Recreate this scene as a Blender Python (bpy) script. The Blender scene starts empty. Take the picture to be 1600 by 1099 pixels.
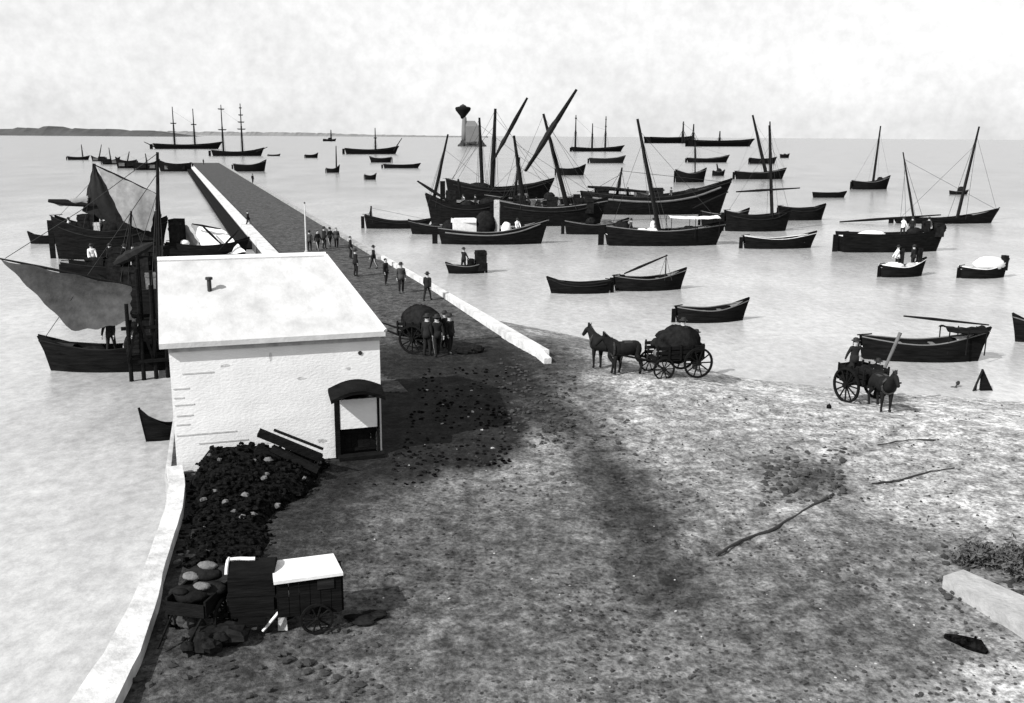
import bpy, bmesh, math, random
from mathutils import Vector, Matrix
random.seed(7)
S = bpy.context.scene
COL = S.collection
R = math.radians
# ------------------------------------------------------------------ camera
FPX, HC = 1500.0, 9.0
ROLL = R(0.42); PITCH = math.atan(337 / FPX)
_F = Vector((0, math.cos(PITCH), -math.sin(PITCH))); _U0 = Vector((0, math.sin(PITCH), math.cos(PITCH))); _R0 = Vector((1, 0, 0))
_R = _R0 * math.cos(ROLL) + _U0 * math.sin(ROLL); _U = _U0 * math.cos(ROLL) - _R0 * math.sin(ROLL)
CAM = Vector((0, 0, HC))
cd = bpy.data.cameras.new('camera'); cam = bpy.data.objects.new('camera', cd); COL.objects.link(cam)
m = Matrix((_R, _U, -_F)).transposed().to_4x4(); m.translation = CAM; cam.matrix_world = m
cd.sensor_width = 36; cd.sensor_fit = 'HORIZONTAL'; cd.lens = 36 * FPX / 1600; cd.clip_start = 0.1; cd.clip_end = 60000
S.camera = cam
# ------------------------------------------------------------------ sky, sun, exposure
SUN_EL = R(38); SHADOW_AZ = R(42)            # shadows run towards +x, +y
w = bpy.data.worlds.new("World"); S.world = w; w.use_nodes = True
nt = w.node_tree; nt.nodes.clear()
out = nt.nodes.new('ShaderNodeOutputWorld'); bg = nt.nodes.new('ShaderNodeBackground')
sky = nt.nodes.new('ShaderNodeTexSky'); sky.sky_type = 'NISHITA'; sky.sun_disc = False
sky.sun_elevation = SUN_EL
sx, sy = -math.cos(SHADOW_AZ), -math.sin(SHADOW_AZ)
sky.sun_rotation = math.atan2(sx, sy); sky.dust_density = 3.0; sky.air_density = 1.0
bw = nt.nodes.new('ShaderNodeRGBToBW'); nt.links.new(sky.outputs[0], bw.inputs[0])
tc = nt.nodes.new('ShaderNodeTexCoord')
mp = nt.nodes.new('ShaderNodeMapping'); mp.inputs['Scale'].default_value = (1, 1, 1.8); mp.inputs['Location'].default_value = (.55, .2, .1); nt.links.new(tc.outputs['Generated'], mp.inputs[0])
n1 = nt.nodes.new('ShaderNodeTexNoise'); n1.inputs['Scale'].default_value = 3.2; n1.inputs['Detail'].default_value = 9; n1.inputs['Roughness'].default_value = .62
nt.links.new(mp.outputs[0], n1.inputs['Vector'])
n2 = nt.nodes.new('ShaderNodeTexNoise'); n2.inputs['Scale'].default_value = 85; n2.inputs['Detail'].default_value = 3; n2.inputs['Roughness'].default_value = .6
nt.links.new(tc.outputs['Generated'], n2.inputs['Vector'])
r1 = nt.nodes.new('ShaderNodeMapRange'); r1.inputs[1].default_value = .36; r1.inputs[2].default_value = .56; r1.inputs[3].default_value = .89; r1.inputs[4].default_value = 1.10
nt.links.new(n1.outputs[0], r1.inputs[0])
r2 = nt.nodes.new('ShaderNodeMapRange'); r2.inputs[1].default_value = .3; r2.inputs[2].default_value = .7; r2.inputs[3].default_value = .93; r2.inputs[4].default_value = 1.07
nt.links.new(n2.outputs[0], r2.inputs[0])
mu = nt.nodes.new('ShaderNodeMath'); mu.operation = 'MULTIPLY'; nt.links.new(r1.outputs[0], mu.inputs[0]); nt.links.new(r2.outputs[0], mu.inputs[1])
# bright thin overcast: the clear-sky value is lifted to an even pale cloud sheet
ad = nt.nodes.new('ShaderNodeMath'); ad.operation = 'MULTIPLY_ADD'; nt.links.new(bw.outputs[0], ad.inputs[0]); ad.inputs[1].default_value = .45; ad.inputs[2].default_value = 4.6
mu2 = nt.nodes.new('ShaderNodeMath'); mu2.operation = 'MULTIPLY'; nt.links.new(ad.outputs[0], mu2.inputs[0]); nt.links.new(mu.outputs[0], mu2.inputs[1])
sz = nt.nodes.new('ShaderNodeSeparateXYZ'); nt.links.new(tc.outputs['Generated'], sz.inputs[0])
ez = nt.nodes.new('ShaderNodeMapRange'); ez.inputs[1].default_value = 0.0; ez.inputs[2].default_value = .16; ez.inputs[3].default_value = 1.12; ez.inputs[4].default_value = .95; nt.links.new(sz.outputs[2], ez.inputs[0])
mu3 = nt.nodes.new('ShaderNodeMath'); mu3.operation = 'MULTIPLY'; nt.links.new(mu2.outputs[0], mu3.inputs[0]); nt.links.new(ez.outputs[0], mu3.inputs[1])
nt.links.new(mu3.outputs[0], bg.inputs['Color']); bg.inputs['Strength'].default_value = 0.10
nt.links.new(bg.outputs[0], out.inputs[0])
sl = bpy.data.lights.new('sun', 'SUN'); sl.energy = 5.0; sl.angle = R(0.5); sl.color = (1, .995, .985)
so = bpy.data.objects.new('sun', sl); COL.objects.link(so)
sdir = Vector((math.cos(SHADOW_AZ) * math.cos(SUN_EL), math.sin(SHADOW_AZ) * math.cos(SUN_EL), -math.sin(SUN_EL)))
so.rotation_euler = sdir.to_track_quat('-Z', 'Y').to_euler(); so.location = (-30, -30, 40)
S.view_settings.view_transform = 'Standard'; S.view_settings.look = 'None'; S.view_settings.exposure = 0.55; S.view_settings.gamma = 1
S.render.engine = 'CYCLES'; S.cycles.max_bounces = 5

WZ = -0.9      # water level; the quay is z = 0
def ray(px, py): return _F * FPX + _R * (px - 800) - _U * (py - 549.5)
def G(px, py, z=0.0):
    r = ray(px, py); return CAM + r * ((z - HC) / r.z)
def A(px, py, Y):
    r = ray(px, py); return CAM + r * (Y / r.y)

# ------------------------------------------------------------------ materials
def mat(name, c, rough=.8, var=.25, scale=3.0, bump=0.0, spec=.25, bscale=None, stretch=(1, 1, 1), detail=6, contrast=1.0, coord='Object'):
    M = bpy.data.materials.new(name); M.use_nodes = True; t = M.node_tree; b = t.nodes['Principled BSDF']
    b.inputs['Roughness'].default_value = rough; b.inputs['Specular IOR Level'].default_value = spec
    tc = t.nodes.new('ShaderNodeTexCoord'); mp = t.nodes.new('ShaderNodeMapping'); mp.inputs['Scale'].default_value = stretch
    t.links.new(tc.outputs[coord], mp.inputs[0])
    n = t.nodes.new('ShaderNodeTexNoise'); n.inputs['Scale'].default_value = scale; n.inputs['Detail'].default_value = detail; n.inputs['Roughness'].default_value = .65
    t.links.new(mp.outputs[0], n.inputs['Vector'])
    mr = t.nodes.new('ShaderNodeMapRange'); mr.inputs[1].default_value = .5 - .25 / contrast; mr.inputs[2].default_value = .5 + .25 / contrast
    mr.inputs[3].default_value = c * (1 - var); mr.inputs[4].default_value = c * (1 + var)
    t.links.new(n.outputs[0], mr.inputs[0]); t.links.new(mr.outputs[0], b.inputs['Base Color'])
    if bump:
        bn = t.nodes.new('ShaderNodeBump'); bn.inputs['Strength'].default_value = bump; bn.inputs['Distance'].default_value = .05
        n3 = t.nodes.new('ShaderNodeTexNoise'); n3.inputs['Scale'].default_value = bscale or scale * 3; n3.inputs['Detail'].default_value = 5
        t.links.new(mp.outputs[0], n3.inputs['Vector']); t.links.new(n3.outputs[0], bn.inputs['Height']); t.links.new(bn.outputs[0], b.inputs['Normal'])
    return M
M = dict(
    tar=mat('tarred_timber', .006, .75, .8, 2, .4, .02, stretch=(.5, 1, 4)),
    tar2=mat('weathered_tarred_timber', .014, .8, .6, 2.5, .3, .0, stretch=(.4, 1, 5)),
    strake=mat('grey_painted_timber', .10, .8, .5, 2, .2, stretch=(.4, 1, 4)),
    pale=mat('pale_painted_timber', .55, .7, .2, 4, .1),
    spar=mat('dark_spar', .008, .8, .4, 4, 0, .02),
    spar2=mat('worn_spar', .09, .7, .3, 4),
    deck=mat('weathered_deck', .11, .85, .45, 4, .3, stretch=(.4, 4, 1)),
    darkdeck=mat('dark_deck', .010, .85, .6, 4, .3, stretch=(.4, 4, 1)),
    canvas=mat('pale_canvas', .62, .9, .15, 3, .4, bscale=5),
    greysail=mat('wet_grey_canvas', .04, .9, .35, 2.2, .6, bscale=4, contrast=1.4),
    midsail=mat('grey_canvas', .17, .9, .3, 2.2, .5, bscale=4),
    darksail=mat('tanned_and_shaded_canvas', .006, .9, .4, 3, .5, bscale=4),
    rope=mat('rope', .02, .9, .2, 8),
    paleline=mat('pale_rope', .35, .9, .2, 8),
    white=mat('whitewash', .60, .85, .12, .9, .25, bscale=9, stretch=(1, 1, 2), contrast=1.0),
    kerb=mat('limewashed_stone', .42, .9, .28, 1.6, .6, bscale=7, contrast=1.5),
    stone=mat('quay_stone', .30, .9, .3, 2.5, .5, bscale=6),
    timber=mat('dark_old_timber', .007, .85, .5, 3, .4, .02, stretch=(1, 1, 4)),
    jet_black=mat('jet_black', .005, .85, .9, 8, .8, .0, bscale=14, contrast=2),  # flat black, also for the heap and lumps built in place of shade
    cloth=mat('black_cloth', .007, .95, .4, 6),
    cloth2=mat('grey_cloth', .035, .95, .4, 6),
    shirt=mat('white_shirt', .6, .95, .1, 6),
    skin=mat('skin', .30, .6, .1, 6),
    hide=mat('dark_horse_hide', .007, .8, .5, 5, 0, .1),
    hide2=mat('brown_horse_hide', .03, .6, .5, 5),
    hair=mat('black_hair', .008, .7, .3, 12),
    iron=mat('dark_iron', .02, .55, .3, 8),
    sack=mat('hemp_sacking', .30, .95, .3, 6, .5),
    bale=mat('worn_sacking', .09, .95, .6, 6, .5),
    darkcargo=mat('dark_cargo', .010, .9, .8, 3, .5, .0),
    foliage=mat('dark_shrub_foliage', .06, .8, .6, 4),
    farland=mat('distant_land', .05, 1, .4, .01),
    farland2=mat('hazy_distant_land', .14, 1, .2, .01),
    rock=mat('dark_rock', .03, .9, .5, .3, .5),
    tower=mat('lighthouse_plaster', .11, .9, .15, .2),
)

# ------------------------------------------------------------------ helpers
class MB:
    def __init__(s): s.v = []; s.f = []; s.mi = []
    def add(s, vs, fs, mi=0):
        o = len(s.v); s.v += [tuple(v) for v in vs]; s.f += [tuple(i + o for i in f) for f in fs]; s.mi += [mi] * len(fs); return s
    def box(s, c, d, rz=0, mi=0, mat4=None):
        x, y, z = d[0] / 2, d[1] / 2, d[2] / 2; c = Vector(c); ro = Matrix.Rotation(rz, 3, 'Z')
        vs = [Vector((i * x, j * y, k * z)) for k in (-1, 1) for j in (-1, 1) for i in (-1, 1)]
        vs = [(mat4 @ v if mat4 else c + ro @ v) for v in vs]
        return s.add(vs, [(0, 2, 3, 1), (4, 5, 7, 6), (0, 1, 5, 4), (2, 6, 7, 3), (0, 4, 6, 2), (1, 3, 7, 5)], mi)
    def beam(s, a, b, wd, ht, mi=0):
        a = Vector(a); b = Vector(b); d = b - a; q = d.to_track_quat('X', 'Z').to_matrix()
        vs = []
        for p in (a, b):
            for (y, z) in ((-wd / 2, -ht / 2), (wd / 2, -ht / 2), (wd / 2, ht / 2), (-wd / 2, ht / 2)): vs.append(p + q @ Vector((0, y, z)))
        return s.add(vs, [(3, 2, 1, 0), (4, 5, 6, 7), (0, 1, 5, 4), (1, 2, 6, 5), (2, 3, 7, 6), (3, 0, 4, 7)], mi)
    def tube(s, pts, rad, n=8, mi=0):
        pts = [Vector(p) for p in pts]; k = len(pts); rad = rad if isinstance(rad, (list, tuple)) else [rad] * k
        vs = []
        for i, p in enumerate(pts):
            d = (pts[min(i + 1, k - 1)] - pts[max(i - 1, 0)]).normalized(); q = d.to_track_quat('Z', 'Y').to_matrix()
            for j in range(n): an = 2 * math.pi * j / n; vs.append(p + q @ Vector((math.cos(an) * rad[i], math.sin(an) * rad[i], 0)))
        fs = [(i * n + j, i * n + (j + 1) % n, (i + 1) * n + (j + 1) % n, (i + 1) * n + j) for i in range(k - 1) for j in range(n)]
        fs += [tuple(range(n - 1, -1, -1)), tuple((k - 1) * n + j for j in range(n))]
        return s.add(vs, fs, mi)
    def lathe(s, prof, c=(0, 0, 0), n=20, mi=0):
        vs = []; c = Vector(c); k = len(prof)
        for (r, z) in prof:
            for j in range(n): an = 2 * math.pi * j / n; vs.append(c + Vector((math.cos(an) * r, math.sin(an) * r, z)))
        fs = [(i * n + j, i * n + (j + 1) % n, (i + 1) * n + (j + 1) % n, (i + 1) * n + j) for i in range(k - 1) for j in range(n)]
        fs += [tuple(range(n - 1, -1, -1)), tuple((k - 1) * n + j for j in range(n))]
        return s.add(vs, fs, mi)
    def lump(s, c, r, seed=0, sq=(1, 1, 1), n=7, mi=0, rough=.25):
        rr = random.Random(seed); c = Vector(c); vs = []; m_ = n + 2
        for i in range(n + 1):
            th = math.pi * i / n
            for j in range(m_):
                ph = 2 * math.pi * j / m_; q = r * (1 + rr.uniform(-rough, rough)) if 0 < i < n else r
                vs.append(c + Vector((math.sin(th) * math.cos(ph) * q * sq[0], math.sin(th) * math.sin(ph) * q * sq[1], math.cos(th) * q * sq[2])))
        fs = [(i * m_ + j, (i + 1) * m_ + j, (i + 1) * m_ + (j + 1) % m_, i * m_ + (j + 1) % m_) for i in range(n) for j in range(m_)]
        return s.add(vs, fs, mi)
    def build(s, name, m_, parent=None, loc=None, rz=0, smooth=False):
        me = bpy.data.meshes.new(name); me.from_pydata(s.v, [], s.f)
        ms = m_ if isinstance(m_, (list, tuple)) else [m_]
        for x in ms: me.materials.append(x)
        if len(ms) > 1: me.polygons.foreach_set('material_index', s.mi)
        if smooth: me.polygons.foreach_set('use_smooth', [True] * len(me.polygons))
        me.update()
        o = bpy.data.objects.new(name, me); COL.objects.link(o)
        if parent: o.parent = parent
        if loc is not None: o.location = loc
        o.rotation_euler.z = rz
        return o
def tag(o, label, cat, group=None, kind=None):
    if label: o['label'] = label
    if cat: o['category'] = cat
    if group: o['group'] = group
    if kind: o['kind'] = kind
    return o
def thing(name, label, cat, loc=(0, 0, 0), rz=0, group=None):
    o = bpy.data.objects.new(name, None); COL.objects.link(o); o.location = loc; o.rotation_euler.z = rz; o.empty_display_size = .3
    return tag(o, label, cat, group)
def clone(root, loc, rz, label, group=None, scale=None):
    kids = [x for x in root.children]
    r = root.copy(); COL.objects.link(r); r.location = loc; r.rotation_euler.z = rz; r['label'] = label
    if scale: r.scale = (scale,) * 3
    if group: r['group'] = group
    for ch in kids:
        c = ch.copy(); COL.objects.link(c); c.parent = r
        for g in ch.children:
            d = g.copy(); COL.objects.link(d); d.parent = c
    return r
def struct(o, kind='structure'): o['kind'] = kind; return o
def lerp(a, b, t): return a + (b - a) * t

# ------------------------------------------------------------------ ground
# shore line, where the beach meets the water (world x -> y), and the edge of the quay on the left
SH = [(-14, 72), (-6, 58), (-1.5, 52.5), (3, 48.0), (6.5, 43.5), (9.5, 39.5), (13, 37.6), (17, 36.6), (22, 35.6), (30, 33.0), (50, 27), (100, 14), (170, -10)]
def ys(x):
    if x <= SH[0][0]: return SH[0][1]
    for (a, b), (c, d) in zip(SH, SH[1:]):
        if x <= c: return b + (d - b) * (x - a) / (c - a)
    return SH[-1][1]
QE = [(-6.2, -40), (-6.6, 0), (-6.85, 12), (-7.0, 15), (-7.3, 17.2), (-7.75, 19.2), (-8.25, 21.5), (-8.75, 23.2), (-9.35, 24.7), (-11.2, 30.6), (-11.35, 31.2)]
def xq(y):
    for (a, b), (c, d) in zip(QE, QE[1:]):
        if y <= d: return a + (c - a) * (y - b) / (d - b)
    return QE[-1][0]
def pierL(y): return -3.9 - (y - 31) * .357
def pierR(y): return 1.35 - (y - 39.4) * .3487
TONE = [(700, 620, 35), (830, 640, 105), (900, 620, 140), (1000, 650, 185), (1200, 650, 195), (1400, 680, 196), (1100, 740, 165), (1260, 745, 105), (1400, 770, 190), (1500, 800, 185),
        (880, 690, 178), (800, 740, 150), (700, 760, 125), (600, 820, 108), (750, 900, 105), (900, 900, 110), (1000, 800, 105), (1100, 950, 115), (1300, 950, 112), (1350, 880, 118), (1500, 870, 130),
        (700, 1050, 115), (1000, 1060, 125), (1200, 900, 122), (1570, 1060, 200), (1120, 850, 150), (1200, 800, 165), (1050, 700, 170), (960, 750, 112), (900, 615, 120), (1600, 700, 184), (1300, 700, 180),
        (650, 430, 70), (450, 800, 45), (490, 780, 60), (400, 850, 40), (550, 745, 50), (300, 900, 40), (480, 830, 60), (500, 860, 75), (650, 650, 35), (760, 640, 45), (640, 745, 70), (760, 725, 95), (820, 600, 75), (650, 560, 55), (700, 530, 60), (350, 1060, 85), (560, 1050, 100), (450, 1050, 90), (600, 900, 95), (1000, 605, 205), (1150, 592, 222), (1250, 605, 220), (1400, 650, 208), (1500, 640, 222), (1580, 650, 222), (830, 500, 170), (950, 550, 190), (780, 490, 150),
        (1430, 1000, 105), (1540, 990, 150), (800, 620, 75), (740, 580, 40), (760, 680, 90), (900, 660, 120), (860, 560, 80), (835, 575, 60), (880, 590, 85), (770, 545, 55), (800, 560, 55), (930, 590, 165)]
TW = [(G(a, b).x, G(a, b).y, c) for a, b, c in TONE]  # ground tones at points; the darkest beside the building hold its cast shadow
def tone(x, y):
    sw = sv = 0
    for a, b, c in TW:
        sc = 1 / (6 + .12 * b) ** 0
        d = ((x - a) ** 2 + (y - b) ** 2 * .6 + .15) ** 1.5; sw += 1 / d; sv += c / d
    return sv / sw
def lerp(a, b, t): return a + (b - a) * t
def alb(t):   # display tone 0..255 -> base colour of the ground, cast shadow included
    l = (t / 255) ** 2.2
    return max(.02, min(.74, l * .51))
TRP = [[(770, 575), (850, 640), (930, 710), (1010, 790), (1090, 880), (1150, 960), (1210, 1060)], [(800, 570), (890, 630), (985, 700), (1085, 775), (1180, 850), (1260, 930), (1340, 1020)],
       [(700, 545), (780, 600), (840, 650), (890, 700), (930, 760), (960, 830), (985, 920)], [(1130, 590), (1190, 650), (1240, 720), (1290, 780), (1380, 850), (1480, 910)], [(1440, 640), (1350, 700), (1240, 760), (1130, 830), (1010, 930), (900, 1050)]]
TRK = []; SHADE_POLY = [tuple(G(a, b)[:2]) for a, b in [(500, 765), (600, 757), (700, 742), (785, 722), (832, 690), (830, 645), (805, 600), (775, 566), (690, 556), (600, 554)]] + [(-6.6, 33.4), (-5.8, 31.0), (-5.0, 29.0), (-4.2, 26.4), (-6.0, 25.6)]  # the polygon outlines the building's cast shadow, painted into the ground tone
def in_shade(x, y):
    c = False; j = len(SHADE_POLY) - 1; d = 9
    for i in range(len(SHADE_POLY)):
        xi, yi = SHADE_POLY[i]; xj, yj = SHADE_POLY[j]
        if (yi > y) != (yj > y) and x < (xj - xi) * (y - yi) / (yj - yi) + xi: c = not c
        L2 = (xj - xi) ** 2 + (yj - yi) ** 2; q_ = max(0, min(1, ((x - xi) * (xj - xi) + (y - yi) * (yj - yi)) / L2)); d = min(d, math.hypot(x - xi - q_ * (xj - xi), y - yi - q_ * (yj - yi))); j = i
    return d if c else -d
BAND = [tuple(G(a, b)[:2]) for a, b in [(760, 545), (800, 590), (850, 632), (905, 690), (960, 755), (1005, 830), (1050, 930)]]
for t_ in TRP:
    w_ = [tuple(G(a, b)[:2]) for a, b in t_]; TRK.append(w_); TRK.append([(a + .75, b + .75) for a, b in w_])
rows = []; y = -45.0
ysr = []
while y < 75:
    ysr.append(y); y += (.22 if 11 < y < 45 else 2.5 if y < 8 else .9)
NX = 190
vs = []; tn = []
rn = random.Random(3)
def hgt(x, y):
    z = WZ + (ys(x) - y) * .115
    z = min(0, z) if z < 0 else 0
    z = max(z, -3.2)
    return z
for y in ysr:
    x0 = xq(y) + .1 if y < 31.2 else -11.2
    for i in range(NX):
        u = i / (NX - 1); x = x0 + (32 * u + 130 * u ** 5)
        z = hgt(x, y)
        if 11 < y < 45 and z > -1: z += .035 * math.sin(x * .9 + y * .35) * math.sin(y * .7 - x * .2) * min(1, (x - x0) / 3) + rn.uniform(-.012, .012)
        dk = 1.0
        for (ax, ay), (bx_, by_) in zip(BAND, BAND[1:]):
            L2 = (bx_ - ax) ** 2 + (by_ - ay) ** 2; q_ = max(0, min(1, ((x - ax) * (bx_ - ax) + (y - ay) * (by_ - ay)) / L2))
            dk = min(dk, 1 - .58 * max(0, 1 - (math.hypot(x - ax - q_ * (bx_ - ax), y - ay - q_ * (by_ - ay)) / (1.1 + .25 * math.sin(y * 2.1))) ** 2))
        for tr_ in TRK:
            for (ax, ay), (bx_, by_) in zip(tr_, tr_[1:]):
                if min(ay, by_) - .5 < y < max(ay, by_) + .5:
                    L2 = (bx_ - ax) ** 2 + (by_ - ay) ** 2; q_ = max(0, min(1, ((x - ax) * (bx_ - ax) + (y - ay) * (by_ - ay)) / L2))
                    dd_ = math.hypot(x - ax - q_ * (bx_ - ax), y - ay - q_ * (by_ - ay))
                    if dd_ < .3: dk *= 1 - .38 * (1 - dd_ / .3) * rn.uniform(.3, 1); z -= .03 * (1 - dd_ / .3)
        if y > 31.2 and y > 31.2 + (x + 11.35) * .353 + .05 and x < pierL(y) + .6: z = -3.2
        vs.append((x, y, z)); 
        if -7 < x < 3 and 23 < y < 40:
            k_ = in_shade(x, y) + .35 * math.sin(x * 2.7 + y) * math.sin(y * 2.1 - x) + rn.uniform(-.12, .12); k_ = max(0, min(1, (k_ + .25) / .7))
            tn.append(lerp(alb(tone(x, y)) * dk, .012, k_))  # blends to near black inside the painted shadow
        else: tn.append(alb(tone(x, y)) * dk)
nr = len(ysr)
fs = [(j * NX + i, j * NX + i + 1, (j + 1) * NX + i + 1, (j + 1) * NX + i) for j in range(nr - 1) for i in range(NX - 1)]
gm = bpy.data.meshes.new('ground'); gm.from_pydata(vs, [], fs)
at = gm.attributes.new('earth_and_shade', 'FLOAT', 'POINT'); at.data.foreach_set('value', tn)  # ground tone with the building's shadow painted in
gm.polygons.foreach_set('use_smooth', [True] * len(gm.polygons))
ground = bpy.data.objects.new('ground', gm); COL.objects.link(ground); struct(ground)
def earth_material(name, base=None, fine=1.0):
    Mx = bpy.data.materials.new(name); Mx.use_nodes = True; t = Mx.node_tree; b = t.nodes['Principled BSDF']
    b.inputs['Roughness'].default_value = .95; b.inputs['Specular IOR Level'].default_value = .1
    tc = t.nodes.new('ShaderNodeTexCoord')
    def noise(sc, det, ro, lo, hi, a, b_, st=(1, 1, 1)):
        mp = t.nodes.new('ShaderNodeMapping'); mp.inputs['Scale'].default_value = st; t.links.new(tc.outputs['Object'], mp.inputs[0])
        n = t.nodes.new('ShaderNodeTexNoise'); n.inputs['Scale'].default_value = sc; n.inputs['Detail'].default_value = det; n.inputs['Roughness'].default_value = ro
        t.links.new(mp.outputs[0], n.inputs['Vector'])
        r = t.nodes.new('ShaderNodeMapRange'); r.inputs[1].default_value = lo; r.inputs[2].default_value = hi; r.inputs[3].default_value = a; r.inputs[4].default_value = b_
        t.links.new(n.outputs[0], r.inputs[0]); return r.outputs[0], n.outputs[0]
    a1, _ = noise(.55, 5, .6, .3, .7, .78, 1.22)
    a2, _ = noise(3.2 * fine, 6, .72, .36, .64, .48, 1.5, (1, .8, 1))
    a3, h3 = noise(9 * fine, 4, .7, .37, .6, .55, 1.36)
    a4, _ = noise(5.5 * fine, 2, .5, .66, .74, 1, .22)      # dark specks: droppings, weed, pebbles
    def mul(p, q):
        mm = t.nodes.new('ShaderNodeMath'); mm.operation = 'MULTIPLY'; t.links.new(p, mm.inputs[0])
        if isinstance(q, float): mm.inputs[1].default_value = q
        else: t.links.new(q, mm.inputs[1])
        return mm.outputs[0]
    a5, _ = noise(1.5, 4, .7, .38, .62, .66, 1.34)
    v = mul(mul(mul(a1, a2), mul(a3, a4)), a5)
    if base is None:
        an = t.nodes.new('ShaderNodeAttribute'); an.attribute_name = 'earth_and_shade'; v = mul(v, an.outputs['Fac'])
    else: v = mul(v, float(base))
    t.links.new(v, b.inputs['Base Color'])
    bn = t.nodes.new('ShaderNodeBump'); bn.inputs['Strength'].default_value = .8; bn.inputs['Distance'].default_value = .06
    t.links.new(h3, bn.inputs['Height']); t.links.new(bn.outputs[0], b.inputs['Normal'])
    return Mx
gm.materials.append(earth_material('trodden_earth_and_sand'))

# ------------------------------------------------------------------ water and far coast
def water_material():
    Mx = bpy.data.materials.new('pale_calm_water'); Mx.use_nodes = True; t = Mx.node_tree; b = t.nodes['Principled BSDF']
    b.inputs['Roughness'].default_value = .24; b.inputs['Specular IOR Level'].default_value = .45
    tc = t.nodes.new('ShaderNodeTexCoord')
    def nz(sc, st, det=5, ro=.6):
        mp = t.nodes.new('ShaderNodeMapping'); mp.inputs['Scale'].default_value = st; t.links.new(tc.outputs['Object'], mp.inputs[0])
        n = t.nodes.new('ShaderNodeTexNoise'); n.inputs['Scale'].default_value = sc; n.inputs['Detail'].default_value = det; n.inputs['Roughness'].default_value = ro
        t.links.new(mp.outputs[0], n.inputs['Vector']); return n.outputs[0]
    big = nz(.09, (1, .5, 1), 10, .74); mid = nz(2.2, (1, .7, 1), 6, .75)
    m1 = t.nodes.new('ShaderNodeMapRange'); m1.inputs[1].default_value = .33; m1.inputs[2].default_value = .66; m1.inputs[3].default_value = .23; m1.inputs[4].default_value = .415; t.links.new(big, m1.inputs[0])
    m2 = t.nodes.new('ShaderNodeMapRange'); m2.inputs[1].default_value = .33; m2.inputs[2].default_value = .66; m2.inputs[3].default_value = .74; m2.inputs[4].default_value = 1.18; t.links.new(mid, m2.inputs[0])
    mm = t.nodes.new('ShaderNodeMath'); mm.operation = 'MULTIPLY'; t.links.new(m1.outputs[0], mm.inputs[0]); t.links.new(m2.outputs[0], mm.inputs[1])
    sp = t.nodes.new('ShaderNodeSeparateXYZ'); t.links.new(tc.outputs['Object'], sp.inputs[0])
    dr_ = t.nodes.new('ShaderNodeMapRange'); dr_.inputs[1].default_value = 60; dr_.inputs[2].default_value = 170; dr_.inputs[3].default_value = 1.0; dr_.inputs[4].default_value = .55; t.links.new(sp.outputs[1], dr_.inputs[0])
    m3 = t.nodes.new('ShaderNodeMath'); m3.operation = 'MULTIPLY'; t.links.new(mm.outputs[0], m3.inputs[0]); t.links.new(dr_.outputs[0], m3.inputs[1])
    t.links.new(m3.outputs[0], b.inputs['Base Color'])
    bn = t.nodes.new('ShaderNodeBump'); bn.inputs['Strength'].default_value = .35; bn.inputs['Distance'].default_value = .08
    rip = nz(2.6, (1, .7, 1), 5, .6); t.links.new(rip, bn.inputs['Height']); t.links.new(bn.outputs[0], b.inputs['Normal'])
    return Mx
RW = 30000
wm = MB(); n = 96
wm.v = [(0, 200, WZ)]; rings = [15, 60, 150, 300, 700, 1500, 4000, 10000, RW]
for r_ in rings:
    for j in range(n): an = 2 * math.pi * j / n; wm.v.append((r_ * math.cos(an), 200 + r_ * math.sin(an), WZ))
wm.f = [(0, 1 + j, 1 + (j + 1) % n) for j in range(n)] + [(1 + i * n + j, 1 + (i + 1) * n + j, 1 + (i + 1) * n + (j + 1) % n, 1 + i * n + (j + 1) % n) for i in range(len(rings) - 1) for j in range(n)]
wm.mi = [0] * len(wm.f)
struct(wm.build('water', water_material()))

def coast(name, px0, px1, D, pts, m_, seed):
    rr = random.Random(seed); mb = MB(); N = 140; a = A(px0, 210, D).x; b = A(px1, 210, D).x
    vs = []
    for i in range(N + 1):
        u = i / N; x = lerp(a, b, u); h = 0
        for (q, hh), (q2, h2) in zip(pts, pts[1:]):
            if q <= u <= q2: h = lerp(hh, h2, (u - q) / (q2 - q))
        h *= rr.uniform(.85, 1.15)
        for k, (dy, f_) in enumerate(((0, -.05), (25, .45), (60, 1), (160, 1.0), (400, .0))):
            vs.append((x, D + dy, WZ - 1 + h * f_ * (rr.uniform(.92, 1.08))))
    fs = [(i * 5 + k, (i + 1) * 5 + k, (i + 1) * 5 + k + 1, i * 5 + k + 1) for i in range(N) for k in range(4)]
    mb.add(vs, fs); return struct(mb.build(name, m_))
hs = 3000 / FPX
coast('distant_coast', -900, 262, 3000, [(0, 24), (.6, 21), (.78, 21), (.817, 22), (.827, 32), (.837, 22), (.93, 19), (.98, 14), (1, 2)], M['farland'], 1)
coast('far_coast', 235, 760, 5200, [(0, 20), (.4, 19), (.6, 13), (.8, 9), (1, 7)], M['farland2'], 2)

# ------------------------------------------------------------------ pier
pier = thing('stone_pier', 'long grey stone pier running from the quay out to sea with pale edge walls', 'pier', (0, 0, 0))
def pier_strip(yvals, fl, fr, zt, zb):
    mb = MB(); k = len(yvals); vs = []
    for y in yvals: vs += [(fl(y), y, zb), (fl(y), y, zt), (fr(y), y, zt), (fr(y), y, zb)]
    fs = []
    for i in range(k - 1):
        o = i * 4
        fs += [(o, o + 1, o + 5, o + 4), (o + 1, o + 2, o + 6, o + 5), (o + 2, o + 3, o + 7, o + 6)]
    fs += [(0, 3, 2, 1), (k * 4 - 4, k * 4 - 3, k * 4 - 2, k * 4 - 1)]
    return mb.add(vs, fs)
yv = [33.3 + i * 2.5 for i in range(111)]
pe = yv[-1]
rd = pier_strip(yv, pierL, lambda y: pierR(y) if y > 41 else pierL(y) + 1.0, .012, -3.5).build('roadway', earth_material('pier_earth', .05, .8), pier)
pr_ = MB(); pr_.v = []
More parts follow.
